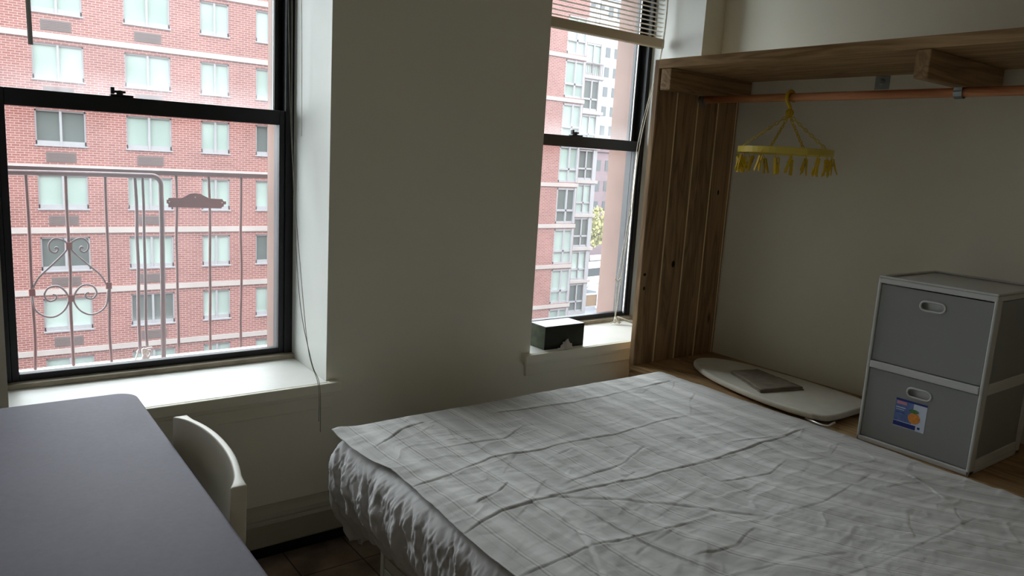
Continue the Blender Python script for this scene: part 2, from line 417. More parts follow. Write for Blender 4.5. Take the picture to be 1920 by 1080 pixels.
# ------------------------------------------------------------------ windows
def window(n, x0, x1, label, lockx):
    w = thing('window_%d' % n, ((x0+x1)/2, FY, .627), label, 'window', kind='structure')
    b = MB(); zb, zt = .627, 2.5; ya, yb = FY, 2.953
    b.box(x0, x0+.022, ya, yb, zb, zt); b.box(x1-.034, x1, ya, yb, zb, zt)
    b.box(x0, x1, ya, yb, zt-.05, zt); b.box(x0, x1, FY+.012, yb, zb, .640)
    b.box(x1-.046, x1-.034, ya+.052, yb, zb, zt)
    b.build('window_frame', 'black_frame', w, bevel=.002)
    b = MB(); b.box(x1-.068, x1-.062, ya+.0455, ya+.0495, 1.59, zt-.05); b.build('jamb_liner', 'alu', w)
    l0, l1 = x0+.022, x1-.034
    if n == 2: MB().box(l1-.026, l1-.020, ya-.0, ya+.007, .66, 1.54).build('weather_strip', 'alu', w)
    # lower sash (room side) and upper sash
    b = MB(); ya, yb = FY+.006, FY+.042
    b.box(l0, l0+.022, ya, yb, .641, 1.592); b.box(l1-.022, l1, ya, yb, .641, 1.592)
    b.box(l0+.022, l1-.022, ya, yb, .641, .668); b.box(l0+.022, l1-.022, ya-.004, yb, 1.538, 1.592)
    s = b.build('lower_sash', 'black_frame', w, bevel=.0025)
    b = MB(); b.box(l0+.018, l1-.018, FY+.022, FY+.026, .662, 1.545); b.build('pane', 'pane_lower', s)
    b = MB(); ya, yb = FY+.048, FY+.084
    u1 = l1-.012
    b.box(l0, l0+.016, ya, yb, 1.54, 2.45); b.box(u1-.016, u1, ya, yb, 1.54, 2.45)
    b.box(l0+.016, u1-.016, ya, yb, 1.54, 1.585); b.box(l0+.016, u1-.016, ya, yb, 2.41, 2.45)
    s = b.build('upper_sash', 'black_frame', w, bevel=.0025)
    b = MB(); b.box(l0+.012, u1-.012, FY+.064, FY+.068, 1.575, 2.42); b.build('pane', 'pane_upper', s, origin=((l0+u1)/2, FY+.066, 1.59))
    b = MB(); b.box(lockx-.035, lockx+.035, FY+.006, FY+.036, 1.592, 1.599); b.tube([(lockx-.005, FY+.02, 1.599), (lockx-.005, FY+.02, 1.613)], .011, 10)
    b.box(lockx-.028, lockx+.012, FY+.010, FY+.022, 1.604, 1.612); b.box(lockx-.034, lockx-.022, FY+.008, FY+.024, 1.600, 1.622)
    b.build('sash_lock', 'black_frame', w, bevel=.002)
    # stool strip under the sash, the deep sill and its apron
    b = MB(); b.box(x0, x1, FY-.028, FY+.012, .627, .645); b.build('stool_strip', 'strip', w, bevel=.003)
    return w
w1 = window(1, W1b[0], W1b[1], 'large black double-hung window over the desk facing the red brick block', .50)
w2 = window(2, W2b[0], W2b[1], 'black double-hung window beside the wooden wardrobe, its blind half lowered', 2.545)
def sill(w, f, k, x0, x1):
    b = MB(); e = .0015
    b.add([(f[0]+e, YF-.02, .587), (f[1]-e, YF-.02, .587), (k[1]-e, FY, .587), (k[0]+e, FY, .587), (f[0]+e, YF-.02, .627), (f[1]-e, YF-.02, .627), (k[1]-e, FY, .627), (k[0]+e, FY, .627)],
          [(3, 2, 1, 0), (4, 5, 6, 7), (0, 1, 5, 4), (1, 2, 6, 5), (2, 3, 7, 6), (3, 0, 4, 7)])
    b.build('window_sill', 'trim', w, bevel=.002)
    b = MB(); b.box(x0, x1, YF-.036, YF-.0205, .590, .6265); b.box(x0, x0+.05, YF-.0205, YF-.0005, .590, .6265); b.box(x1-.045, x1, YF-.0205, YF-.0005, .590, .6265)
    b.build('sill_nosing', 'wall', w, bevel=.003)
    b = MB(); b.box(x0+.015, x1-.015, YF-.018, YF-.0005, .572, .590)
    b.box(x0+.02, x1-.02, YF-.010, YF-.0005, .525, .572); b.build('sill_apron', 'wall', w, bevel=.004)
sill(w1, W1f, W1b, .06, 1.128)
sill(w2, W2f, W2b, 1.985, 3.06)

# ------------------------------------------------------------------ blinds
def cord(pts, r=.0013, n=5): return MB().tube(catmull(pts, 10), r, n)
bl = thing('venetian_blind', (.61, 2.72, 2.42), 'raised blind over the desk window, grey wand and thin cords hanging down', 'blind')
b = MB(); b.box(.14, 1.07, 2.70, 2.74, 2.44, 2.48); b.build('headrail', 'blind', bl, bevel=.003)
b = MB()
for i in range(34): b.box(.145, 1.065, 2.7075, 2.7325, 2.29+i*.0042, 2.2912+i*.0042)
b.build('slats', 'slat', bl)
b = MB(); b.box(.145, 1.065, 2.706, 2.734, 2.268, 2.286); b.build('bottom_rail', 'blind', bl, bevel=.004)
b = MB(); b.tube([(.224, 2.69, 2.46), (.226, 2.692, 2.1), (.231, 2.695, 1.712)], .007, 6); b.build('wand', 'wand', bl, smooth=True)
cs = [[(.985, 2.69, 2.45), (1.0, 2.69, 1.96), (1.022, 2.70, 1.45), (1.03, 2.62, 1.0), (1.022, 2.52, .74), (1.028, 2.441, .632), (1.03, 2.436, .50)],
      [(1.004, 2.69, 2.45), (1.014, 2.69, 1.96), (1.022, 2.695, 1.45), (1.0, 2.56, .95), (1.012, 2.47, .72), (1.032, 2.439, .632), (1.036, 2.436, .46)]]
for c in cs: cord(c).build('pull_cord', 'cord_dark', bl, smooth=True)
b = MB(); b.tube(catmull([(1.03, 2.70, 2.45), (1.055, 2.71, 2.0), (1.065, 2.72, 1.62), (1.066, 2.72, 1.5)], 6), .0013, 5); b.build('pull_cord', 'cord', bl, smooth=True)

bl = thing('venetian_blind', (2.5, 2.75, 2.06), 'half-lowered ivory slatted blind hanging in the window beside the wardrobe', 'blind')
b = MB(); b.box(2.04, 2.972, 2.735, 2.775, 2.455, 2.495); b.build('headrail', 'blind', bl, bevel=.003)
b = MB()
for i in range(16):
    z = 2.118+i*.0215
    prof = [(2.7425, z-.0012), (2.748, z+.0006), (2.755, z+.0014), (2.762, z+.0006), (2.7675, z-.0008)]
    b.grid([[(x, y, zz) for y, zz in prof] for x in (2.045, 2.97)])
b.build('slats', 'slat', bl, solid=.0007)
b = MB(); b.box(2.042, 2.972, 2.738, 2.772, 2.058, 2.104); b.build('bottom_rail', 'blind', bl, bevel=.005)
for x in (2.13, 2.52, 2.90):
    for y in (2.741, 2.769): MB().tube([(x, y, 2.1), (x, y, 2.46)], .0009, 4).build('ladder_cord', 'cord', bl)
for c in ([(2.955, 2.73, 2.45), (2.945, 2.73, 2.05), (2.862, 2.755, 1.6), (2.856, 2.77, 1.22), (2.822, 2.78, .87), (2.829, 2.785, .66)],
          [(2.962, 2.73, 2.45), (2.955, 2.735, 2.05), (2.878, 2.755, 1.6), (2.868, 2.77, 1.22), (2.846, 2.78, .87), (2.833, 2.785, .66)]):
    cord(c, .0021).build('pull_cord', 'cord', bl, smooth=True)
MB().tube([(2.864, 2.77, 1.226), (2.864, 2.77, 1.206)], [.004, .005], 6).build('cord_knot', 'cord', bl)
MB().tube(catmull([(2.80, 2.78, .872), (2.82, 2.775, .862), (2.84, 2.782, .870), (2.852, 2.785, .874)], 4), .0028, 5).build('cord_knot', 'cord', bl)
b = MB(); rr = random.Random(3)
for i in range(9):
    b.tube(catmull([(2.83, 2.785, .668), (2.83+rr.uniform(-.02, .02), 2.78+rr.uniform(-.02, .01), .655), (2.83+rr.uniform(-.035, .03), 2.775+rr.uniform(-.025, .015), .634)], 4), .003, 5)
b.build('cord_tassel', 'cord', bl, smooth=True)
b = MB(); b.tube([(2.848, 2.79, .662), (2.905, 2.70, .640), (2.925, 2.64, .634)], .0065, 8)
tag(b.build('wooden_stick', 'strip', smooth=True), 'short pale stick lying on the sill below the tangled blind cord', 'stick')

# ------------------------------------------------------------------ box on the sill
bx = thing('tissue_box', (2.24, 2.565, .627), 'dark green tissue box with a white top on the window sill', 'tissue box')
b = MB(); b.box(2.118, 2.352, 2.507, 2.622, .6275, .732); b.cur = 1
b.box(2.1172, 2.1182, 2.508, 2.621, .629, .731)
b.build('carton', ['box_dark', 'box_side'], bx, bevel=.0015)
b = MB(); b.box(2.119, 2.351, 2.508, 2.621, .732, .7335)
b.build('white_lid', 'box_top', bx)
def crumple(pts, name, parent, mat, seed, th=.0008):
    rr = random.Random(seed); b = MB(); g = []
    for i in range(9):
        row = []
        for j in range(7):
            u, v = i/8, j/6
            p = Vector(pts[0])*(1-u)*(1-v)+Vector(pts[1])*u*(1-v)+Vector(pts[2])*u*v+Vector(pts[3])*(1-u)*v
            row.append((p.x+rr.uniform(-.004, .004), p.y+rr.uniform(-.004, .004), p.z+abs(rr.gauss(0, .004))))
        g.append(row)
    b.grid(g); return b.build(name, mat, parent, smooth=True, solid=th)
t = crumple([(2.165, 2.472, .6275), (2.262, 2.472, .6275), (2.25, 2.503, .668), (2.215, 2.503, .634)], 'tissue', None, 'tissue', 5)
tag(t, 'small scrap of white tissue lying against the dark box front', 'tissue')

# ------------------------------------------------------------------ baseboard heater
ht = thing('baseboard_heater', (1.0, 2.46, 0.0), 'low beige baseboard heater along the wall under the windows', 'heater')
prof = [(2.499, .062), (2.44, .066), (2.437, .072), (2.437, .150), (2.442, .158), (2.448, .160), (2.448, .166), (2.455, .178), (2.475, .190), (2.499, .196)]
b = MB(); b.prism(prof, 'x', -.55, 2.5); b.build('cover', 'heater', ht, bevel=.001)
b = MB(); b.box(-.55, 2.5, 2.4350, 2.4375, .146, .152); b.build('lip', 'heater', ht)
MB().box(-.55, 2.5, 2.485, 2.499, 0, .064).build('toe_recess', 'black_frame', ht)  # black strip that paints in the shade of the gap below the cover
for x in (-.4, .4, 1.2, 2.0): MB().box(x, x+.02, 2.46, 2.499, 0, .064).build('bracket', 'black_frame', ht)

# ------------------------------------------------------------------ desk and chair
dk = thing('desk', (.05, 1.55, 0), 'grey laminate desk with a rounded corner pushed under the window', 'desk')
def rounded(x0, x1, y0, y1, r, n=8):
    out = []
    for cx, cy, a0 in ((x1-r, y1-r, 0), (x0+r, y1-r, 90), (x0+r, y0+r, 180), (x1-r, y0+r, 270)):
        for k in range(n+1):
            a = math.radians(a0+90*k/n); out.append((cx+r*math.cos(a), cy+r*math.sin(a)))
    return out
b = MB(); b.prism(rounded(-.36, .418, .80, 2.345, .055), 'z', .700, .728); b.build('desk_top', 'desk', dk, bevel=.006, seg=3)
for x in (-.32, .33):
    for y in (.87, 2.26):
        b = MB(); b.box(x, x+.045, y, y+.045, 0, .700); b.build('leg', 'desk_edge', dk, bevel=.003)
b = MB(); b.box(-.28, .33, 2.28, 2.30, .60, .70); b.box(-.30, -.28, .915, 2.26, .60, .70); b.build('apron', 'desk_edge', dk)

ch = thing('chair', (.25, 1.71, 0), 'cream plastic chair with a curved back tucked under the grey desk', 'chair')
yc, hw = 1.705, .238
def back_x(v, z):                       # v in -1..1 across the back, curved round the sitter
    return .478 - .036*abs(v)**2.2 + (z-.46)*.02
g_in, g_out = [], []
NZ, NV = 16, 28
b = MB(); ring = []
for i in range(NZ+1):
    t = i/NZ; z = .45+.325*t
    w = hw*(.80+.2*min(1, t*1.6)**.7)
    row_i, row_o = [], []
    for j in range(NV+1):
        v = -1+2*j/NV; x = back_x(v, z); y = yc+v*w
        zz = z + (.008*(1-v*v) if i == NZ else 0)
        th = .016 + .020*max(0, (abs(v)-.78)/.22)**1.5
        row_i.append((x-th*.45, y, zz)); row_o.append((x+th*.55, y, zz))
    g_in.append(row_i); g_out.append(row_o)
vs = [p for r in g_in for p in r] + [p for r in g_out for p in r]; o = (NZ+1)*(NV+1); fs = []
I = lambda i, j: i*(NV+1)+j
for i in range(NZ):
    for j in range(NV):
        fs.append((I(i, j), I(i, j+1), I(i+1, j+1), I(i+1, j))); fs.append((o+I(i, j), o+I(i+1, j), o+I(i+1, j+1), o+I(i, j+1)))
for j in range(NV):
    fs.append((I(NZ, j), I(NZ, j+1), o+I(NZ, j+1), o+I(NZ, j))); fs.append((I(0, j), o+I(0, j), o+I(0, j+1), I(0, j+1)))
for i in range(NZ):
    fs.append((I(i, 0), I(i+1, 0), o+I(i+1, 0), o+I(i, 0))); fs.append((I(i, NV), o+I(i, NV), o+I(i+1, NV), I(i+1, NV)))
b.add(vs, fs); b.build('backrest', 'chair', ch, bevel=.004, smooth=True, seg=3)
b = MB(); b.prism(rounded(.02, .475, yc-.21, yc+.21, .06), 'z', .435, .455); b.build('seat', 'chair', ch, bevel=.006)
for x, y, dx, dy in ((.05, yc-.17, -.02, -.02), (.05, yc+.17, -.02, .02), (.43, yc-.17, .03, -.02), (.43, yc+.17, .03, .02)):
    b = MB(); b.tube([(x+dx, y+dy, 0), (x, y, .436)], [.013, .018], 10); b.build('leg', 'chair', ch, smooth=True)

# ------------------------------------------------------------------ noise for cloth
def vnoise(seed):
    rng = np.random.RandomState(seed); T = rng.rand(256, 256)
    def f(x, y):
        x = np.asarray(x, float); y = np.asarray(y, float)
        xi = np.floor(x).astype(int); yi = np.floor(y).astype(int); fx = x-xi; fy = y-yi
        fx = fx*fx*fx*(fx*(fx*6-15)+10); fy = fy*fy*fy*(fy*(fy*6-15)+10)
        a = T[xi % 256, yi % 256]; b_ = T[(xi+1) % 256, yi % 256]; c = T[xi % 256, (yi+1) % 256]; d = T[(xi+1) % 256, (yi+1) % 256]
        return (a*(1-fx)+b_*fx)*(1-fy)+(c*(1-fx)+d*fx)*fy - .5
    return f
N1, N2, N3, N4 = vnoise(1), vnoise(2), vnoise(3), vnoise(9)
def fbm(f, x, y, o=4):
    s = 0; a = 1
    for k in range(o): s = s+a*f(x*2**k+17*k, y*2**k+5*k); a *= .5
    return s
def seg_dist(px, py, pts):
    """signed distance to a polyline and fade along it"""
    best = np.full(px.shape, 1e9); sgn = np.zeros(px.shape); par = np.zeros(px.shape); L = len(pts)-1
    for i in range(L):
        ax, ay = pts[i]; bx_, by = pts[i+1]; dx, dy = bx_-ax, by-ay; l2 = dx*dx+dy*dy
        t = np.clip(((px-ax)*dx+(py-ay)*dy)/l2, 0, 1); qx = px-ax-t*dx; qy = py-ay-t*dy; d = np.hypot(qx, qy)
        cr = (dx*(py-ay)-dy*(px-ax))/math.sqrt(l2); m = d < best
        best = np.where(m, d, best); sgn = np.where(m, np.sign(cr), sgn); par = np.where(m, (i+t)/L, par)
    return best*sgn, par

# ------------------------------------------------------------------ bed
BX0, BX1, BY0, BY1, BZ = .955, 2.525, .12, 2.175, .560
bed = thing('bed', (1.74, 1.15, 0), 'double bed on a white slatted base, its mattress hidden by bedding', 'bed')
b = MB(); bx0, by1 = 1.092, 2.03
b.box(bx0, 2.50, .2, by1, .075, .30)
for k in range(5): b.box(bx0-.006, bx0, .2, by1-.01, .085+k*.044, .085+k*.044+.036)
for k in range(5): b.box(bx0+.01, 2.49, by1, by1+.006, .085+k*.044, .085+k*.044+.036)
b.box(bx0-.010, bx0+.012, by1-.012, by1+.010, .07, .30)
b.build('bed_base', 'bed_base', bed, bevel=.003)
for x in (1.12, 2.40):
    for y in (.26, 2.0):
        b = MB(); b.tube([(x, y, 0), (x, y, .08)], [.022, .026], 10); b.build('leg', 'black_frame', bed)
b = MB(); b.prism(rounded(BX0+.11, BX1-.04, BY0, BY1-.12, .06), 'z', .302, BZ-.018); b.build('mattress', 'mattress', bed, bevel=.05, seg=4)

# sheet: covers the mattress top edge and hangs over the left side and the far end
def sheet_path(s):
    """s: metres along the hanging edge -> (x, y, outward nx, ny)"""
    r = .07; Ls = (BY1-r)-BY0; La = r*math.pi/2
    if s < Ls: return BX0, BY0+s, -1., 0.
    if s < Ls+La:
        a = math.pi - (s-Ls)/r; return BX0+r+r*math.cos(a), BY1-r+r*math.sin(a), math.cos(a), math.sin(a)
    q = s-Ls-La; return BX0+r+q, BY1, 0., 1.
Ltot = (BY1-.07-BY0)+.07*math.pi/2+(BX1-BX0-.09)
NS, NTt = 1200, 64
ss = np.linspace(0, Ltot, NS)
base = np.array([sheet_path(v) for v in ss])
prof = [(-.16, BZ+.001), (-.10, BZ+.003), (-.055, BZ+.001), (-.025, BZ-.010), (-.006, BZ-.032), (.006, BZ-.065), (.012, BZ-.105), (.014, BZ-.145), (.004, BZ-.19), (-.026, BZ-.24), (-.058, BZ-.285), (-.086, BZ-.33)]
pp = np.array([(p.x, p.y) for p in catmull([(a, c, 0) for a, c in prof], 5)])
tt = np.linspace(0, 1, NTt); idx = tt*(len(pp)-1); i0 = np.clip(idx.astype(int), 0, len(pp)-2); fr = (idx-i0)[:, None]
pp = pp[i0]*(1-fr)+pp[i0+1]*fr
S, Tt = np.meshgrid(ss, tt, indexing='ij')
drop = np.clip((Tt-.30)/.70, 0, 1)
ph = S+.05*Tt+.03*N1(S*3, Tt*2)
pleat = (np.sin(ph*2*math.pi/.105+3*fbm(N2, S*3, Tt*.6, 2))*.6+np.sin(ph*2*math.pi/.063+4*fbm(N3, S*4+9, Tt*.8, 2))*.35)
pleat = np.sign(pleat)*np.abs(pleat)**.8+.32*np.sin(ph*2*math.pi/.031+5*fbm(N4, S*5, Tt*1.2, 2))*np.clip(.6+2*N2(S*4, Tt*2), 0, 1)
amp = .002+.017*drop**1.1
gath = fbm(N4, S*34+Tt*9, Tt*6, 3)*.007*np.exp(-((Tt-.45)/.22)**2)+np.clip((Tt-.2)*4, 0, 1)*(.0060*(1-3*np.abs(fbm(N2, S*30+Tt*6+2*fbm(N1, S*5, Tt*2, 2), Tt*1.6, 2)))+.0028*(1-3*np.abs(fbm(N3, S*62-Tt*9, Tt*4, 2))))
fine = fbm(N1, S*14+Tt*3, Tt*10+3, 3)*.010*np.clip(drop*3, 0, 1)
off = pleat*amp+gath+fine
corner = np.exp(-((ss-(BY1-.07-BY0)-.05)/.10)**2)[:, None]
farw = np.clip((ss-(BY1-.07-BY0))/(.07*math.pi/2), 0, 1)[:, None]; farw = farw*farw*(3-2*farw)
R_ = pp[:, 0][None, :]-.030*farw*np.clip(Tt*4, 0, 1)+off*(1-.65*farw)+corner*drop*.015
Z_ = np.repeat(pp[:, 1][None, :], NS, 0)-corner*drop**2*.06+drop*fbm(N2, S*2.2+4, S*0, 2)*.05
G = np.stack([base[:, 0:1]+base[:, 2:3]*R_, base[:, 1:2]+base[:, 3:4]*R_, Z_], -1)
G[..., 2] = np.minimum(G[..., 2], BZ+.004)
b = MB(); b.grid([[tuple(p) for p in r] for r in G])
tag(b.build('bed_sheet', 'sheet', smooth=True, solid=.0015, origin=(1.74, 1.15, .3)), 'plain pale sheet hanging in gathered pleats down the bed side', 'sheet')

# coverlet on top
x0c, x1c = BX0+.006, BX1+.008
us = np.linspace(0, 1, 460); vv = np.linspace(0, 1, 700)
y0c = -.02; flat = BY1-.035-y0c; over = .16
U, V = np.meshgrid(us, vv, indexing='ij')
X = x0c+(x1c-x0c)*U
edge_w = .020*fbm(N3, V*5, V*0+3, 3)
X = X+(1-U)**6*edge_w+(1-U)**10*(.018*np.exp(-((V-.80)/.10)**2)-.010*np.exp(-((V-.5)/.2)**2))
tz = np.clip(U/.10, 0, 1); arc = V*(flat+.012+(over-.012)*tz*tz*(3-2*tz)); r = .06
a = np.clip((arc-flat)/r, 0, math.pi/2)
Y = y0c+np.minimum(arc, flat)+r*np.sin(a); Zt = BZ+.006-r*(1-np.cos(a))-np.maximum(arc-flat-r*math.pi/2, 0)
# gentle sag and humps of the bed, then creases and wrinkles
hm = np.zeros_like(X)
hm += .007*fbm(N1, X*1.6, Y*1.6, 2)
wr = fbm(N2, X*5+1.5*fbm(N3, X*3, Y*3, 2), Y*9+2*fbm(N4, X*2, Y*2, 2), 4)
hm += .0050*wr
hm += .0015*fbm(N4, X*16+2*fbm(N1, X*5, Y*5, 2), Y*30, 4)
rid = 1-np.abs(2*fbm(N3, X*6+3, Y*11+1.2*fbm(N1, X*4, Y*4, 2), 3)); hm += .0016*np.clip(rid, 0, 1)**4
def crease(pts, amp, w, asym=.6, wob=.012):
    wx = X+wob*fbm(N4, X*7+amp*900, Y*7, 2); wy = Y+wob*fbm(N2, X*7, Y*7+amp*500, 2)
    d, par = seg_dist(wx, wy, pts)
    fade = np.clip(par/.08, 0, 1)*np.clip((1-par)/.08, 0, 1); fade = np.where((par <= 0) | (par >= 1), 0, fade)
    k = .55+.9*np.clip(.5+N1(par*9+amp*4000, par*0+w*900), 0, 1)
    return fade*k*amp*(np.exp(-np.abs(d)/(w*np.where(d > 0, 4.5, 2.2)))-.55*np.exp(-((d+1.2*w)/(.8*w))**2))
for pts, am, w in [
    ([(.93, 1.665), (1.09, 1.675), (1.275, 1.722), (1.44, 1.70), (1.75, 1.69), (2.2, 1.70)], .011, .012),
    ([(.92, 1.378), (1.10, 1.437), (1.21, 1.432), (1.50, 1.398), (1.78, 1.371), (2.1, 1.375), (2.42, 1.392)], .013, .012),
    ([(1.0, 1.96), (1.15, 2.057), (1.25, 2.075)], .012, .012),
    ([(1.45, 2.05), (1.86, 2.00), (2.28, 2.012), (2.45, 2.03)], .009, .011),
    ([(.94, 1.16), (1.16, 1.172), (1.276, 1.163), (1.5, 1.13)], .010, .011),
    ([(1.20, 1.46), (1.22, 1.27), (1.12, 1.06), (1.05, .9)], .016, .022),
    ([(1.24, 1.45), (1.5, 1.25), (1.7, 1.05)], .010, .02),
    ([(2.339, 1.05), (2.339, .994), (2.303, .905), (2.26, .85)], .012, .012),
    ([(1.285, 1.36), (1.295, 1.155), (1.33, 1.0), (1.35, .85)], .013, .010),
    ([(2.05, 1.44), (2.2, 1.40), (2.3, 1.385), (2.42, 1.395)], .009, .008),
    ([(1.06, 1.50), (1.16, 1.53), (1.21, 1.555)], .010, .009),
    ([(1.35, 1.47), (1.62, 1.50), (1.76, 1.56)], .008, .014),
    ([(1.6, 1.06), (1.9, 1.02), (2.25, 1.06)], .004, .012),
    ([(1.35, 1.02), (1.5, 1.0), (1.62, 1.03)], .006, .012),
    ([(1.45, .80), (1.8, .76), (2.3, .74)], .003, .012),
    ([(1.75, 1.25), (1.95, 1.22), (2.1, 1.26)], .007, .012),
    ([(1.15, 1.86), (1.4, 1.84), (1.55, 1.90)], .006, .014)]:
    hm += crease(pts, am*.36, w*.36)
rr = random.Random(12)
for k in range(26):
    cx, cy = rr.uniform(1.05, 2.4), rr.uniform(.75, 2.05); an = rr.gauss(.1, .7); l = rr.uniform(.05, .16)
    hm += crease([(cx-l*math.cos(an), cy-l*math.sin(an)), (cx, cy+rr.uniform(-.01, .01)), (cx+l*math.cos(an), cy+l*math.sin(an))], rr.uniform(.001, .0022), rr.uniform(.004, .007))
flatm = np.clip(1-(arc-flat)/.05, .25, 1)
# roll over at the platform side
rx = np.clip((X-(x1c-.05))/.05, 0, 1); Zt = Zt-.026*rx**2
lx = np.clip((x0c+.05-X)/.05, 0, 1); Zt = Zt-.003*lx**2
hm = hm*flatm
Zt = Zt+np.maximum(hm, -.003)+.007
Y = Y+np.where(a > .8, hm*.6, 0)
# turned up far corner
cor = np.exp(-(((X-x0c)/.05)**2+((arc-flat-.02)/.05)**2)); Zt = Zt+.012*cor
b = MB(); b.grid([[(X[i, j], Y[i, j], Zt[i, j]) for j in range(X.shape[1])] for i in range(X.shape[0])])
cov = b.build('coverlet', 'coverlet', smooth=True, solid=.003, origin=(1.74, 1.15, .56))
wx_ = np.clip((X-1.05)/.6, 0, 1); wx_ = wx_*wx_*(3-2*wx_)
weave = X-1.74-.6*np.clip(1.3-Y, 0, 2)**1.6*wx_+.012*fbm(N3, X*1.5, Y*1.5, 2)     # the cloth lies skewed towards the near right corner
cov.data.attributes.new('weave', 'FLOAT', 'POINT').data.foreach_set('value', weave.astype(np.float32).ravel())
tag(cov, 'pale grey striped cotton coverlet with fold creases spread on the bed', 'bedspread')

# ------------------------------------------------------------------ open wardrobe
wd = thing('open_wardrobe', (2.83, 1.2, 0), 'built-in open pine wardrobe with shelf, rail and low platform', 'wardrobe')
b = MB(); xs_ = [2.537, 2.675, 2.82, 2.966, 3.108, 3.122]
for i in range(5):
    x0, x1 = xs_[i]+.003, xs_[i+1]-.003
    c = .004; z0, z1 = .5465, 1.928
    b.prism([(x0, 2.384), (x0, 2.355+c), (x0+c, 2.355), (x1-c, 2.355), (x1, 2.355+c), (x1, 2.384)], 'z', z0, z1)
b.cur = 1; b.box(2.542, 3.118, 2.3575, 2.380, .5465, 1.925)
b.cur = 2
for kx, kz, ka, kb in ((2.752, 1.017, .011, .016), (2.562, .975, .009, .007), (2.566, .91, .007, .009), (3.03, 1.36, .006, .012)):
    b.prism([(kx+ka*math.cos(2*math.pi*k/14), kz+kb*math.sin(2*math.pi*k/14)) for k in range(14)], 'y', 2.3546, 2.356)
b.build('side_panel', ['pine_z', 'pine_pale', 'knot'], wd)
b = MB(); b.box(2.533, 3.122, -.8, 2.3545, 1.890, 1.929); b.build('shelf', 'pine', wd, bevel=.003)
for y0, y1 in ((2.288, 2.345), (1.205, 1.252)):
    b = MB(); b.box(2.541, 3.112, y0, y1, 1.798, 1.8895); b.build('shelf_support', 'pine_x', wd, bevel=.003)
b = MB(); b.tube([(2.84, -.75, 1.783), (2.84, 2.34, 1.783)], .0165, 14); b.build('hanging_rod', 'rod', wd, smooth=True)
b = MB()
circ = [(.021*math.cos(math.radians(a_)), .021*math.sin(math.radians(a_))) for a_ in range(160, 381, 20)]
b.grid([[(2.84+p[0], y, 1.783+p[1]) for p in circ] for y in (1.215, 1.243)])
b.box(2.8185, 2.8215, 1.215, 1.243, 1.785, 1.80); b.box(2.8585, 2.8615, 1.215, 1.243, 1.785, 1.80)
b.build('rod_clip', 'steel', wd, solid=.0015)
b = MB(); b.tube([(2.84, 2.335, 1.783), (2.84, 2.3545, 1.783)], .026, 16); b.build('rod_cup', 'steel', wd)
b = MB()
for i in range(4):
    b.box(2.542+i*.1455, 2.542+(i+1)*.1455-.0015, -.8, 2.384, .520, .545)
b.box(2.545, 2.56, -.8, 2.384, .0, .519); b.box(2.56, 3.12, 2.35, 2.384, 0, .519); b.box(2.56, 3.12, -.8, -.77, 0, .519)
b.build('platform', 'pine', wd, bevel=.001)
wb = thing('wall_bracket', (3.12, 1.66, 1.87), 'small square steel bracket on the wall below the pine shelf', 'bracket')
b = MB(); b.box(3.121, 3.1248, 1.630, 1.690, 1.835, 1.889); b.build('plate', 'steel', wb, bevel=.001)
b = MB(); b.tube([(3.121, 1.66, 1.866), (3.100, 1.66, 1.866)], [.012, .009], 12); b.build('bolt', 'steel', wb)

# ------------------------------------------------------------------ yellow drying hanger
hx, hy, hz = 2.84, 1.887, 1.562
hg = thing('clip_hanger', (hx, hy, hz), 'round yellow sock hanger with clothespins on the wooden rail', 'clothes hanger')
b = MB()
hk = [(hx+.0258*math.cos(math.radians(a_)), hy+.004, 1.7822+.0258*math.sin(math.radians(a_))) for a_ in range(-35, 226, 15)]
hk += [(hx-.010, hy+.002, 1.752), (hx, hy, 1.738), (hx+.002, hy, 1.728)]
b.tube(catmull(hk, 3), .0075, 8); b.build('hook', 'yellow', hg, smooth=True)
b = MB()
for k in range(7):
    a_ = k*2*math.pi/7; b.tube(catmull([(hx, hy, 1.735), (hx+.013*math.cos(a_), hy+.013*math.sin(a_), 1.722), (hx+.004*math.cos(a_), hy+.004*math.sin(a_), 1.704)], 4), .005, 6)
b.build('knot', 'yellow', hg, smooth=True)
RR = .192
b = MB(); rg = [(hx+RR*math.cos(2*math.pi*k/48), hy+RR*math.sin(2*math.pi*k/48)) for k in range(48)]
ri = [(hx+(RR-.007)*math.cos(2*math.pi*k/48), hy+(RR-.007)*math.sin(2*math.pi*k/48)) for k in range(48)]
vs = [(x, y, hz-.013) for x, y in rg]+[(x, y, hz+.013) for x, y in rg]+[(x, y, hz-.013) for x, y in ri]+[(x, y, hz+.013) for x, y in ri]
fs = []
for k in range(48):
    j = (k+1) % 48
    fs += [(k, j, 48+j, 48+k), (96+k, 144+k, 144+j, 96+j), (48+k, 48+j, 144+j, 144+k), (k, 96+k, 96+j, j)]
b.add(vs, fs); b.build('ring', 'yellow_pale', hg, bevel=.002)
b = MB()
for k in range(2):
    a_ = math.radians(40+90*k); b.box(hx-RR+.005, hx+RR-.005, hy-.005, hy+.005, hz-.004, hz+.004, Matrix.Rotation(a_, 3, 'Z'), (hx, hy, hz))
b.build('cross_bar', 'yellow', hg, bevel=.001)
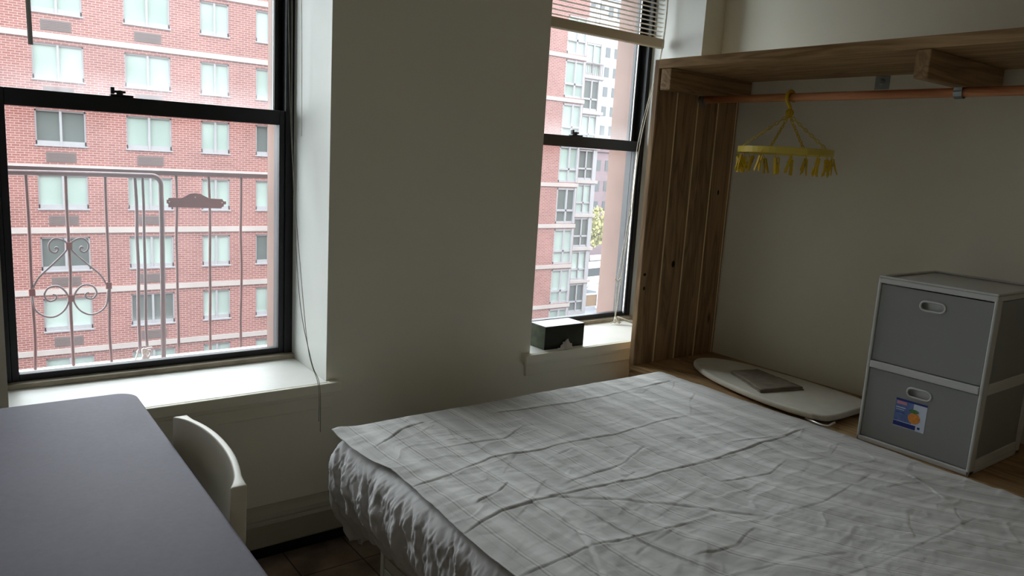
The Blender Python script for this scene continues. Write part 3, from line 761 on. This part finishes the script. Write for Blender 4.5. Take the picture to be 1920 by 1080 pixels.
for k in range(4):
    a_ = math.radians(55+90*k); p0 = Vector((hx, hy, 1.712)); p1 = Vector((hx+(RR-.01)*math.cos(a_), hy+(RR-.01)*math.sin(a_), hz+.012))
    b = MB(); n = 13
    for i in range(n):           # chain of plastic links
        q0 = p0.lerp(p1, i/n); q1 = p0.lerp(p1, (i+1)/n); d = (q1-q0).normalized(); s_ = d.cross(Vector((0, 0, 1))).normalized()
        if i % 2: s_ = d.cross(s_).normalized()
        m_ = (q0+q1)/2; L2 = (q1-q0).length*.62
        b.tube([m_+d*L2*math.cos(t_)+s_*.0055*math.sin(t_) for t_ in [2*math.pi*q/8 for q in range(8)]], .0021, 4, closed=True)
    b.build('chain', 'yellow_pale' if k % 2 else 'yellow', hg, smooth=True)
# one clothespin, copied round the ring
def pin_mesh():
    b = MB()
    for s_ in (-1, 1):
        b.prism([(s_*.003, 0), (s_*.0075, -.002), (s_*.0085, -.022), (s_*.0095, -.040), (s_*.013, -.066), (s_*.010, -.068), (s_*.0045, -.044), (s_*.002, -.030), (s_*.0035, -.016)], 'y', -.0052, .0052)
    return b
pm = None; spring = None
rr = random.Random(8)
NP = 20
for k in range(NP):
    a_ = 2*math.pi*(k+.3)/NP; pos = Vector(((RR-.004)*math.cos(a_), (RR-.004)*math.sin(a_), -.023-.007*(k % 2)))
    if pm is None:
        b = MB(); b = pin_mesh(); b.tube(catmull([(0, 0, .024), (.004, 0, .014), (0, 0, .004), (0, 0, -.006)], 3), .0014, 5)
        me_o = b.build('clothespin', 'yellow'); me_o.parent = hg; me_o.location = pos; pm = me_o
        b = MB(); b.tube([(0, -.007, -.026), (0, .007, -.026)], .0034, 8); spring = b.build('spring', 'steel'); spring.parent = me_o
        o = me_o
    else:
        o = copy_part(pm, hg, pos); copy_part(spring, o, spring.location)
    o.rotation_euler = (rr.gauss(0, .22), rr.gauss(0, .22), rr.uniform(0, math.pi))

# ------------------------------------------------------------------ plastic drawer unit
du = thing('drawer_unit', (2.80, 1.10, .545), 'white plastic two-drawer storage unit standing on the pine platform', 'drawer unit')
dx0, dx1, dy0, dy1, dz0, dz1 = 2.585, 2.995, .912, 1.290, .5455, 1.143
b = MB(); p = .011
for x in (dx0, dx1-.04):
    for y in (dy0, dy1-p): b.box(x, x+.04, y, y+p, dz0, dz1-.02)
b.box(dx0, dx1, dy0, dy1, dz1-.026, dz1-.008)
b.box(dx0, dx0+.012, dy0, dy1, dz1-.008, dz1); b.box(dx1-.012, dx1, dy0, dy1, dz1-.008, dz1); b.box(dx0+.012, dx1-.012, dy0, dy0+.012, dz1-.008, dz1); b.box(dx0+.012, dx1-.012, dy1-.012, dy1, dz1-.008, dz1)
b.box(dx0, dx1, dy0, dy1, dz0, dz0+.018)
zm = .829
b.box(dx0-.002, dx0+.02, dy0+p, dy1-p, zm-.013, zm+.013)
for y in (dy0, dy1-.016): b.box(dx0+.04, dx1-.04, y, y+.016, zm-.02, zm+.02); b.box(dx0+.04, dx1-.04, y, y+.016, dz0+.018, dz0+.05)
b.box(dx1-.02, dx1, dy0+p, dy1-p, zm-.013, zm+.013)
b.build('frame', 'plastic_white', du, bevel=.004)
for y in (dy0+.004, dy1-.008):
    b = MB(); b.box(dx0+.035, dx1-.035, y, y+.004, dz0+.02, dz1-.028); b.build('side_panel', 'frost', du)
b = MB(); b.box(dx1-.008, dx1-.004, dy0+p, dy1-p, dz0+.02, dz1-.028); b.build('back_panel', 'frost', du)
def stadium(cx, cz, L, r, n):
    """n points by angle round a stadium of half length L (between centres) and radius r"""
    out = []
    for k in range(n):
        a_ = 2*math.pi*k/n; c, s_ = math.cos(a_), math.sin(a_)
        # ray / stadium intersection
        t_ = r/abs(s_) if abs(s_) > 1e-6 else 1e9
        if abs(t_*c) > L:
            e = L if c > 0 else -L
            bq = -2*e*c; cq = e*e-r*r; t_ = (-bq+math.sqrt(max(0, bq*bq-4*cq)))/2
        out.append((cx+t_*c, cz+t_*s_))
    return out
def rect_ray(cx, cz, y0, y1, z0, z1, n):
    out = []
    for k in range(n):
        a_ = 2*math.pi*k/n; c, s_ = math.cos(a_), math.sin(a_); t_ = 1e9
        if c > 1e-9: t_ = min(t_, (y1-cx)/c)
        if c < -1e-9: t_ = min(t_, (y0-cx)/c)
        if s_ > 1e-9: t_ = min(t_, (z1-cz)/s_)
        if s_ < -1e-9: t_ = min(t_, (z0-cz)/s_)
        out.append((cx+t_*c, cz+t_*s_))
    return out
for di, (z0, z1) in enumerate(((zm+.016, dz1-.030), (dz0+.021, zm-.016))):
    y0, y1 = dy0+p+.002, dy1-p-.002; cx, cz = (y0+y1)/2, z1-.048; n = 96
    inn = stadium(cx, cz, .024, .0135, n); outr = rect_ray(cx, cz, y0, y1, z0, z1, n)
    # square off the nearest ray points at the corners
    for qx, qz in ((y0, z0), (y0, z1), (y1, z0), (y1, z1)):
        k = min(range(n), key=lambda i_: (outr[i_][0]-qx)**2+(outr[i_][1]-qz)**2); outr[k] = (qx, qz)
    xf = dx0+.006; b = MB()
    vs = [(xf, q[0], q[1]) for q in inn]+[(xf, q[0], q[1]) for q in outr]+[(xf+.004, q[0], q[1]) for q in inn]+[(xf+.004, q[0], q[1]) for q in outr]; fs = []
    for k in range(n):
        j = (k+1) % n
        fs += [(k, j, n+j, n+k), (2*n+k, 3*n+k, 3*n+j, 2*n+j), (k, 2*n+k, 2*n+j, j), (n+k, n+j, 3*n+j, 3*n+k)]
    b.add(vs, fs)
    b.box(xf+.004, dx1-.03, y0, y0+.003, z0, z1-.03); b.box(xf+.004, dx1-.03, y1-.003, y1, z0, z1-.03)
    b.box(xf+.004, dx1-.03, y0, y1, z0, z0+.003); b.box(dx1-.033, dx1-.03, y0, y1, z0, z1-.03)
    d = b.build('drawer', 'frost', du)
    b = MB(); b.box(xf+.016, xf+.020, cx-.05, cx+.05, cz-.03, min(cz+.03, z1-.002)); b.box(xf+.004, xf+.016, cx-.05, cx+.05, cz-.03, cz-.026); b.build('handle_cup', 'plastic_white', d)
    b = MB(); ring = stadium(cx, cz, .024, .0155, 40)
    b.tube([(xf-.001, q[0], q[1]) for q in ring], .0036, 8, closed=True); b.build('handle_rim', 'plastic_white', d, smooth=True)
    if di == 1:
        ly1, ly0 = 1.172, 1.068; lz1, lz0 = cz-.030, cz-.030-.098
        b = MB(); X0 = xf-.0008
        def patch(u0, u1, v0, v1, mi, dd):   # u across as seen from the bed (left to right), v from the top down
            b.cur = mi; ya, yb_ = ly1-(ly1-ly0)*u1, ly1-(ly1-ly0)*u0; za, zb_ = lz1-(lz1-lz0)*v1, lz1-(lz1-lz0)*v0
            b.box(X0-dd, X0+.0006, ya, yb_, za, zb_)
        patch(0, 1, 0, 1, 2, .0)
        patch(0, 1, 0, .07, 0, .0002); patch(0, .42, .07, .80, 1, .0002); patch(.04, .36, .09, .2, 3, .0004); patch(.42, .58, .07, .80, 1, .0002)
        patch(0, .72, .82, .98, 0, .0002); patch(.78, .86, .84, .92, 0, .0002)
        patch(.03, .34, .30, .33, 2, .0004); patch(.03, .30, .38, .40, 2, .0004); patch(.03, .32, .48, .50, 0, .0004)
        b.cur = 4; cy_, cz_ = ly1-(ly1-ly0)*.64, lz1-(lz1-lz0)*.58
        b.prism([(cy_+.020*math.cos(2*math.pi*k/20), cz_+.019*math.sin(2*math.pi*k/20)) for k in range(20)], 'x', X0-.0007, X0)
        b.cur = 5; b.prism([(cy_+.003+.016*math.cos(2*math.pi*k/16), cz_+.024+.007*math.sin(2*math.pi*k/16)) for k in range(16)], 'x', X0-.0008, X0)
        s_ = b.build('label_sticker', ['lab_blue', 'lab_mid', 'lab_white', 'lab_red', 'lab_orange', 'lab_green'], d)
        s_['label'] = 'blue and white label with an orange picture'

# ------------------------------------------------------------------ ironing board and folded cloth
ib = thing('ironing_board', (2.78, 1.8, .5455), 'small off-white tabletop ironing board lying on the pine platform', 'ironing board')
out = catmull([(2.588, 1.47, 0), (2.577, 1.60, 0), (2.592, 1.77, 0), (2.645, 1.98, 0), (2.72, 2.13, 0), (2.79, 2.205, 0), (2.87, 2.215, 0), (2.935, 2.16, 0), (2.975, 2.05, 0), (2.99, 1.85, 0), (2.985, 1.65, 0), (2.965, 1.49, 0), (2.93, 1.425, 0), (2.78, 1.412, 0), (2.63, 1.420, 0), (2.588, 1.47, 0)], 5)[:-1]
b = MB(); b.prism([(p_.x, p_.y) for p_ in out], 'z', .557, .582); b.build('cover', 'ironing', ib, bevel=.009, seg=3)
b = MB(); b.tube(catmull([(2.68, 1.46, .5515), (2.68, 1.9, .5515), (2.75, 2.03, .5515), (2.85, 2.03, .5515), (2.91, 1.9, .5515), (2.91, 1.46, .5515)], 5), .0055, 8)
b.build('frame', 'black_frame', ib, smooth=True)
b = MB(); b.tube(catmull([(2.60, 1.50, .552), (2.585, 1.43, .552), (2.592, 1.402, .554), (2.605, 1.398, .560), (2.63, 1.40, .561)], 5), .0045, 8); b.build('leg', 'alu', ib, smooth=True)
fc = MB(); rr = random.Random(2)
qs = [(2.760, 1.975), (2.905, 1.935), (2.842, 1.665), (2.625, 1.725)]
for k in range(3):
    sc_ = 1-.025*k; cxq = sum(q[0] for q in qs)/4; cyq = sum(q[1] for q in qs)/4; g = []
    for i in range(15):
        row = []
        for j in range(12):
            u, v = i/14, j/11
            px = qs[0][0]*(1-u)*(1-v)+qs[1][0]*(1-u)*v+qs[2][0]*u*v+qs[3][0]*u*(1-v); py = qs[0][1]*(1-u)*(1-v)+qs[1][1]*(1-u)*v+qs[2][1]*u*v+qs[3][1]*u*(1-v)
            px = cxq+(px-cxq)*sc_+rr.gauss(0, .0012)+.004*math.sin(k*2+v*5); py = cyq+(py-cyq)*sc_+.003*math.cos(k*3+u*4)
            row.append((px, py, .5845+k*.0036+.0025*float(N1(px*20, py*20+k*.2))+.0012*float(N2(px*60, py*60))))
        g.append(row)
    fc.grid(g)
tag(fc.build('folded_cloth', 'cloth', smooth=True, solid=.003), 'folded grey brown cloth lying on the small ironing board', 'cloth')

# ------------------------------------------------------------------ railing outside the desk window
RY = 3.45
rl = thing('balcony_railing', (.7, RY, .5), 'rust-red iron railing with scrollwork and a plaque outside the window', 'railing')
def bar(x, z0, z1, r, m, y=RY):
    rr = random.Random(int(x*1000)); pts = [(x+rr.uniform(-.003, .003), y, z0+(z1-z0)*k/6) for k in range(7)]
    MB().tube(catmull(pts, 3), r, 8).build('baluster', m, rl, smooth=True)
for x in (-.28, -.145, -.01, .125, .260, .393, .530): bar(x, .52, 1.30, .0062, 'rust')
bar(.642, .545, 1.30, .0072, 'rust_dull'); bar(.671, .53, 1.30, .0060, 'rust_dull')
for x in (.802, .938, 1.076, 1.21, 1.345): bar(x, .525, 1.312, .0062, 'rust', RY+.012)
b = MB(); arc_ = [(.737-.035+.035*math.cos(math.radians(a_)), RY-.012, 1.305-.035+.035*math.sin(math.radians(a_))) for a_ in range(90, -1, -15)]
b.tube([(-.5, RY-.012, 1.300), (.2, RY-.012, 1.3025), (.5, RY-.012, 1.305)] + arc_ + [(.738, RY-.012, 1.1), (.736, RY-.012, .8), (.734, RY-.012, .505)], .0105, 12); b.build('gate_tube', 'rust_dull', rl, smooth=True)
b = MB(); b.box(-.5, 1.5, RY, RY+.022, 1.308, 1.328); b.build('top_rail', 'rust_dull', rl, bevel=.003)
b = MB(); b.box(-.5, 1.5, RY-.02, RY+.028, .488, .518); b.box(.58, .72, RY-.055, RY-.02, .494, .512); b.build('bottom_rail', 'ledge', rl, bevel=.003)
# scroll motif round the third baluster
cx, zt_, zl, = .393, 1.018, .803
def motif(s_):
    def P(a_, z): return (cx+s_*a_, RY-.004, z)
    up = [P(.050, zt_-.012), P(.043, zt_-.006), P(.038, zt_-.018), P(.050, zt_-.029), P(.066, zt_-.018), P(.068, zt_+.008), P(.050, zt_+.028), P(.026, zt_+.024), P(.008, zt_+.008), P(.012, zt_-.022), P(.06, zt_-.075), P(.108, zt_-.125), P(.132, zt_-.175)]
    lo = [P(.134, zt_-.19), P(.126, zl-.035), P(.098, zl-.065), P(.062, zl-.072), P(.028, zl-.050), P(.010, zl-.012), P(.018, zl+.026), P(.045, zl+.052), P(.078, zl+.046), P(.092, zl+.018), P(.078, zl-.006), P(.056, zl-.002), P(.052, zl+.014), P(.064, zl+.020)]
    for q in (up, lo): MB().tube(catmull(q, 6), .0040, 6).build('scroll', 'scroll', rl, smooth=True)
motif(-1); motif(1)
for x, z in ((cx, zt_), (cx, zl), (.260, .835), (.530, .848)): MB().box(x-.011, x+.011, RY-.012, RY+.010, z-.014, z+.014).build('collar', 'plaque', rl, bevel=.002)
pq = [(.760, 1.190), (.766, 1.190), (.766, 1.174), (.985, 1.170), (.990, 1.178), (.996, 1.178), (.996, 1.188), (1.006, 1.188), (1.006, 1.202), (.996, 1.202), (.990, 1.212), (.935, 1.214), (.915, 1.224), (.895, 1.234), (.875, 1.237), (.855, 1.234), (.838, 1.224), (.820, 1.214), (.768, 1.214), (.766, 1.206), (.760, 1.206)]
b = MB(); b.prism(pq, 'y', RY-.006, RY-.001); b.cur = 1
for x, z in ((.875, 1.218), (.770, 1.198), (.988, 1.196)): b.tube([(x, RY-.009, z), (x, RY-.004, z)], .003, 8)
pl = b.build('plaque', ['plaque', 'ledge'], rl, bevel=.001); pl['label'] = 'brick-red metal plaque with a humped top edge'
b = MB(); rr = random.Random(6)
for k in range(6):
    x = .632+rr.uniform(-.02, .05)
    b.tube(catmull([(x, RY-.02, .515), (x+rr.uniform(-.02, .02), RY-.03, .54+rr.uniform(0, .03)), (x+rr.uniform(-.01, .03), RY-.024, .555+rr.uniform(0, .02))], 4), rr.uniform(.003, .006), 5)
b.build('plastic_scrap', 'ledge', rl, smooth=True)

# ------------------------------------------------------------------ red brick apartment block across the street
BYF = 38.0
ap = thing('apartment_building', (15, BYF, -15), 'long red brick apartment block with pale stone bands across the street', 'building')
ap['kind'] = 'thing'
z0b, sp = -.12, 2.72
lev = [z0b+sp*k for k in range(-3, 4)]
cols = [(16.3, 18.2, True, (16.7, 17.8)), (19.8, 21.7, True, (20.2, 21.3)), (23.0, 24.3, False, None), (25.6, 26.9, False, None), (3.27, 5.17, True, (3.62, 4.75)), (6.76, 8.66, True, (7.17, 8.28)), (9.97, 11.28, False, None), (12.55, 13.85, False, None)]
holes = []
for zb_ in lev + [z0b+sp*4]:
    for c in cols: holes.append((c[0], c[1], zb_-1.80, zb_-.30))
bayh = [(32.28, 33.96, zb_-2.55, zb_-.20) for zb_ in lev+[z0b+sp*4]]
b = MB(); holed(b, -14, 34.0, -15, 13.2, BYF, BYF+.35, holes+bayh); b.box(-14, 34, BYF+1.2, BYF+7, -15, 13)
b.box(33.7, 34.0, BYF+.35, BYF+1.2, -15, 13.2); b.box(-14, -13.7, BYF+.35, BYF+1.2, -15, 13.2); b.box(-14, 34, BYF+.35, BYF+1.2, 13.0, 13.2)
b.build('brick_wall', 'brick', ap)
for zb_ in lev:
    b = MB(); b.box(-14, 34.06, BYF-.06, BYF+.02, zb_-.12, zb_+.12); b.build('stone_band', 'belt', ap)
b = MB(); b.box(-14.2, 34.2, BYF-.15, BYF+7.1, 13.2, 13.6); b.build('parapet', 'belt', ap)
rr = random.Random(21)
darkset = {(0, -1): 1, (0, 3): 1, (0, 0): 0}
for kk, zb_ in enumerate(lev+[z0b+sp*4]):
    k = kk-3
    for ci, (x0, x1, vent, vx) in enumerate(cols):
        za, zt2 = zb_-1.80, zb_-.30
        b = MB(); y0, y1 = BYF+.05, BYF+.14; w_ = .06
        b.box(x0, x0+w_, y0, y1, za, zt2); b.box(x1-w_, x1, y0, y1, za, zt2); b.box(x0, x1, y0, y1, zt2-.07, zt2); b.box(x0, x1, y0, y1, za, za+.20)
        xm = (x0+x1)/2; b.box(xm-.045, xm+.045, y0-.02, y1, za, zt2); b.box(x0-.04, x1+.04, BYF-.05, y1, za-.03, za+.03)
        w_o = b.build('window', 'bwin', ap)
        dark = (ci == 4 and k in (-1, 1, 5)) or (ci == 6 and k == 4)
        b = MB(); b.box(x0+.03, x1-.03, BYF+.11, BYF+.13, za+.1, zt2-.03); b.build('pane', 'bglass_dark' if dark or rr.random() < .08 else 'bglass', w_o)
        if vent and kk < 7:
            b = MB(); b.box(vx[0], vx[1], BYF-.015, BYF+.02, za-.70, za-.26)
            for q in range(6): b.box(vx[0]+.04, vx[1]-.04, BYF-.03, BYF-.015, za-.66+q*.065, za-.64+q*.065)
            b.build('air_grille', 'vent', ap)
def bay(x0, x1, zb_, y, parent, mull, dark=False):
    za, zt2 = zb_-2.55, zb_-.20; b = MB(); y0, y1 = y+.02, y+.14; w_ = .09
    b.box(x0, x0+w_, y0, y1, za, zt2); b.box(x1-.14, x1, y0-.06, y1, za, zt2); b.box(x0, x1, y0, y1, zt2-.12, zt2); b.box(x0, x1, y0, y1, za, za+.14)
    b.box(mull-.06, mull+.06, y0-.02, y1, za, zt2); b.box(x0, x1, y0-.02, y1, za+.80, za+.93)
    o = b.build('window', 'bwin', parent)
    b = MB(); b.box(x0+.05, x1-.05, y+.1, y+.12, za+.05, zt2-.05); b.build('pane', 'bglass_dark' if dark else 'bglass', o)
for kk, zb_ in enumerate(lev+[z0b+sp*4]):
    bay(32.30, 33.94, zb_, BYF, ap, 33.15, kk in (3,))
# set-back wing with its own glazed bays
wg = thing('apartment_wing', (38, 45.4, -15), 'set-back glazed wing at the end of the red brick block', 'building')
wy = 45.4
b = MB(); holed(b, 34.2, 42.55, -15, 13.2, wy, wy+.35, [(40.55, 42.25, zb_-2.52, zb_-.18) for zb_ in lev+[z0b+sp*4]]); b.box(34.2, 42.55, wy+1.2, wy+8, -15, 13.2)
b.box(42.2, 42.55, wy+.35, wy+1.2, -15, 13.2)
b.build('wall', 'bwin', wg)
for zb_ in lev:
    b = MB(); b.box(34.2, 42.75, wy-.10, wy+.02, zb_-.12, zb_+.12); b.box(42.55, 42.75, wy, wy+.9, zb_-.12, zb_+.12); b.build('floor_slab', 'belt', wg)
for kk, zb_ in enumerate(lev+[z0b+sp*4]):
    bay(40.57, 42.23, zb_, wy, wg, 41.4, kk in (0, 2, 4, 6))
# balcony grille on the upper bay
b = MB()
for q in range(9): b.box(40.7+q*.2, 40.72+q*.2, wy-.12, wy-.10, lev[6]+.12-2.72+2.72, lev[6]+1.0)
b.box(40.6, 42.4, wy-.13, wy-.09, lev[6]+.98, lev[6]+1.04)
b.build('balcony_grille', 'vent', wg)

# ------------------------------------------------------------------ farther street scene between the wing and our wall
GZ = -15.0
b = MB(); b.box(-60, 180, 5, 260, GZ-.3, GZ); tag(b.build('street', 'asphalt'), 'grey street far below between the buildings', 'street', kind='structure')
def block(name, x0, x1, y0, y1, z1, wall, label, cat, rows, colsn, wmat, zlow=GZ, pitch_z=3.0):
    o = thing(name, ((x0+x1)/2, y0, zlow), label, cat)
    b = MB(); b.box(x0, x1, y0, y1, zlow, z1); b.build('wall', wall, o)
    n = 0
    for r_ in range(rows):
        for c in range(colsn):
            xx = x0+.7+c*1.9; zz = z1-1.2-r_*pitch_z
            b = MB(); b.box(xx, xx+.95, y0-.06, y0+.02, zz-1.5, zz); b.build('window', wmat, o)
    b = MB(); b.box(x0-.2, x1+.2, y0-.2, y1+.2, z1, z1+.4); b.build('cornice', wall, o)
    return o
block('tower_block', 80.0, 93.0, 90, 104, 26.5, 'white_tower', 'tall white tower far down the street behind the glazed wing', 'building', 8, 4, 'dark_glass', GZ)
block('old_tenement', 76.0, 92.0, 82, 89, 3.0, 'brick_old', 'low weathered purple-brown tenement in front of the white tower', 'building', 4, 5, 'dark_glass', GZ)
tr = thing('street_tree', (71.5, 76.5, GZ), 'yellow-green street tree beyond the glazed wing', 'tree')
b = MB(); b.tube([(71.5, 76.5, GZ), (71.6, 76.5, GZ+3), (71.4, 76.6, GZ+6)], [.25, .2, .1], 8); b.build('trunk', 'bark', tr)
b = MB(); rr = random.Random(5)
for k in range(900):
    v = Vector((rr.gauss(0, 1), rr.gauss(0, 1), rr.gauss(0, 1))).normalized()*(rr.random()**.4)
    c = Vector((71.6+v.x*2.6, 76.5+v.y*2.6, GZ+7.6+v.z*3.0)); a_ = Vector((rr.gauss(0, 1), rr.gauss(0, 1), rr.gauss(0, 1))).normalized(); d = a_.orthogonal().normalized()*.32; e = a_.cross(d).normalized()*.22
    b.add([c-d, c+e, c+d, c-e], [(0, 1, 2, 3)])
b.keep = True
cr_ = b.build('foliage', 'leaf', tr)
def vehicle(name, x, y, yawd, L, W, Hh, body, label, cat, van=False):
    o = thing(name, (x, y, GZ), label, cat); R3 = Matrix.Rotation(math.radians(yawd), 3, 'Z'); c0 = (x, y, GZ)
    b = MB()
    if van: sec = [(-L/2, .35), (L/2, .35), (L/2, Hh*.45), (L/2-.4, Hh*.55), (L/2-1.0, Hh), (-L/2, Hh)]
    else: sec = [(-L/2, .3), (L/2, .3), (L/2, .75), (L/2-1.2, .9), (L/2-1.9, Hh), (-L/2+1.0, Hh), (-L/2+.3, .95), (-L/2, .9)]
    b.prism([(x+q[0], GZ+q[1]) for q in sec], 'y', y-W/2, y+W/2); b.v = [tuple(R3 @ (Vector(v)-Vector(c0))+Vector(c0)) for v in b.v]
    b.build('body', body, o, bevel=.08)
    b = MB(); z0_, z1_ = (Hh*.55, Hh*.88) if van else (.95, Hh-.1)
    xa, xb = (-L/2+.3, L/2-1.2) if van else (-L/2+1.0, L/2-1.9)
    b.box(x+xa, x+xb, y-W/2-.02, y-W/2+.02, GZ+z0_, GZ+z1_); b.box(x+xa, x+xb, y+W/2-.02, y+W/2+.02, GZ+z0_, GZ+z1_)
    b.v = [tuple(R3 @ (Vector(v)-Vector(c0))+Vector(c0)) for v in b.v]; b.build('side_glass', 'dark_glass', o)
    for sx in (-L/2+.8, L/2-.8):
        for sy in (-W/2, W/2):
            b = MB(); b.tube([(x+sx, y+sy-.1, GZ+.33), (x+sx, y+sy+.1, GZ+.33)], .33, 14)
            b.v = [tuple(R3 @ (Vector(v)-Vector(c0))+Vector(c0)) for v in b.v]; b.build('wheel', 'tyre', o)
    return o
vehicle('delivery_van', 76.2, 81.0-1.6, 8, 7.5, 2.3, 3.0, 'white_car', 'white van parked far down the street by the tree', 'van', True)
vehicle('passenger_bus', 70.5, 72.8, 8, 9.0, 2.5, 3.2, 'white_car', 'large white bus in the street beyond the glazed wing', 'bus', True)
vehicle('parked_car', 65.8, 67.4, 8, 4.5, 1.8, 1.5, 'grey_car', 'grey car parked beside the orange barrier', 'car')
fb = thing('street_barrier', (60.0, 61.5, GZ), 'orange-brown barrier on white posts beside the street', 'barrier')
b = MB(); b.box(57.0, 63.5, 61.5, 61.6, GZ+.3, GZ+1.6); b.build('board', 'orange_wood', fb)
b = MB(); b.box(57.0, 63.5, 61.46, 61.66, GZ+1.6, GZ+1.75); b.build('top_rail', 'white_car', fb)
for k in range(4):
    b = MB(); x = 57.2+k*2.05; b.box(x, x+.18, 61.42, 61.6, GZ, GZ+2.2); b.build('post', 'white_car', fb)

# ------------------------------------------------------------------ light: overcast sky
wd_ = bpy.data.worlds.new('overcast_sky'); SC.world = wd_; wd_.use_nodes = True
nt = wd_.node_tree; bg = nt.nodes['Background']; bg.inputs['Color'].default_value = (.88, .95, 1.0, 1); bg.inputs['Strength'].default_value = 6.0
for x0, x1 in (W1b, W2b):
    L = bpy.data.lights.new('sky_portal', 'AREA'); L.shape = 'RECTANGLE'; L.size = x1-x0; L.size_y = 1.9; L.cycles.is_portal = True
    o = bpy.data.objects.new('sky_portal', L); COL.objects.link(o); o.location = ((x0+x1)/2, 2.952, 1.55); o.rotation_euler = (math.radians(-90), 0, 0)

# ------------------------------------------------------------------ render look
vs_ = SC.view_settings; vs_.view_transform = 'Standard'; vs_.look = 'None'; vs_.gamma = 1; vs_.use_curve_mapping = False
vs_.exposure = 0.9
cy = SC.cycles
cy.max_bounces = 12; cy.diffuse_bounces = 8; cy.glossy_bounces = 4; cy.transmission_bounces = 4; cy.transparent_max_bounces = 12
cy.caustics_reflective = False; cy.caustics_refractive = False
cy.sample_clamp_indirect = 6.0
cy.use_denoising = True
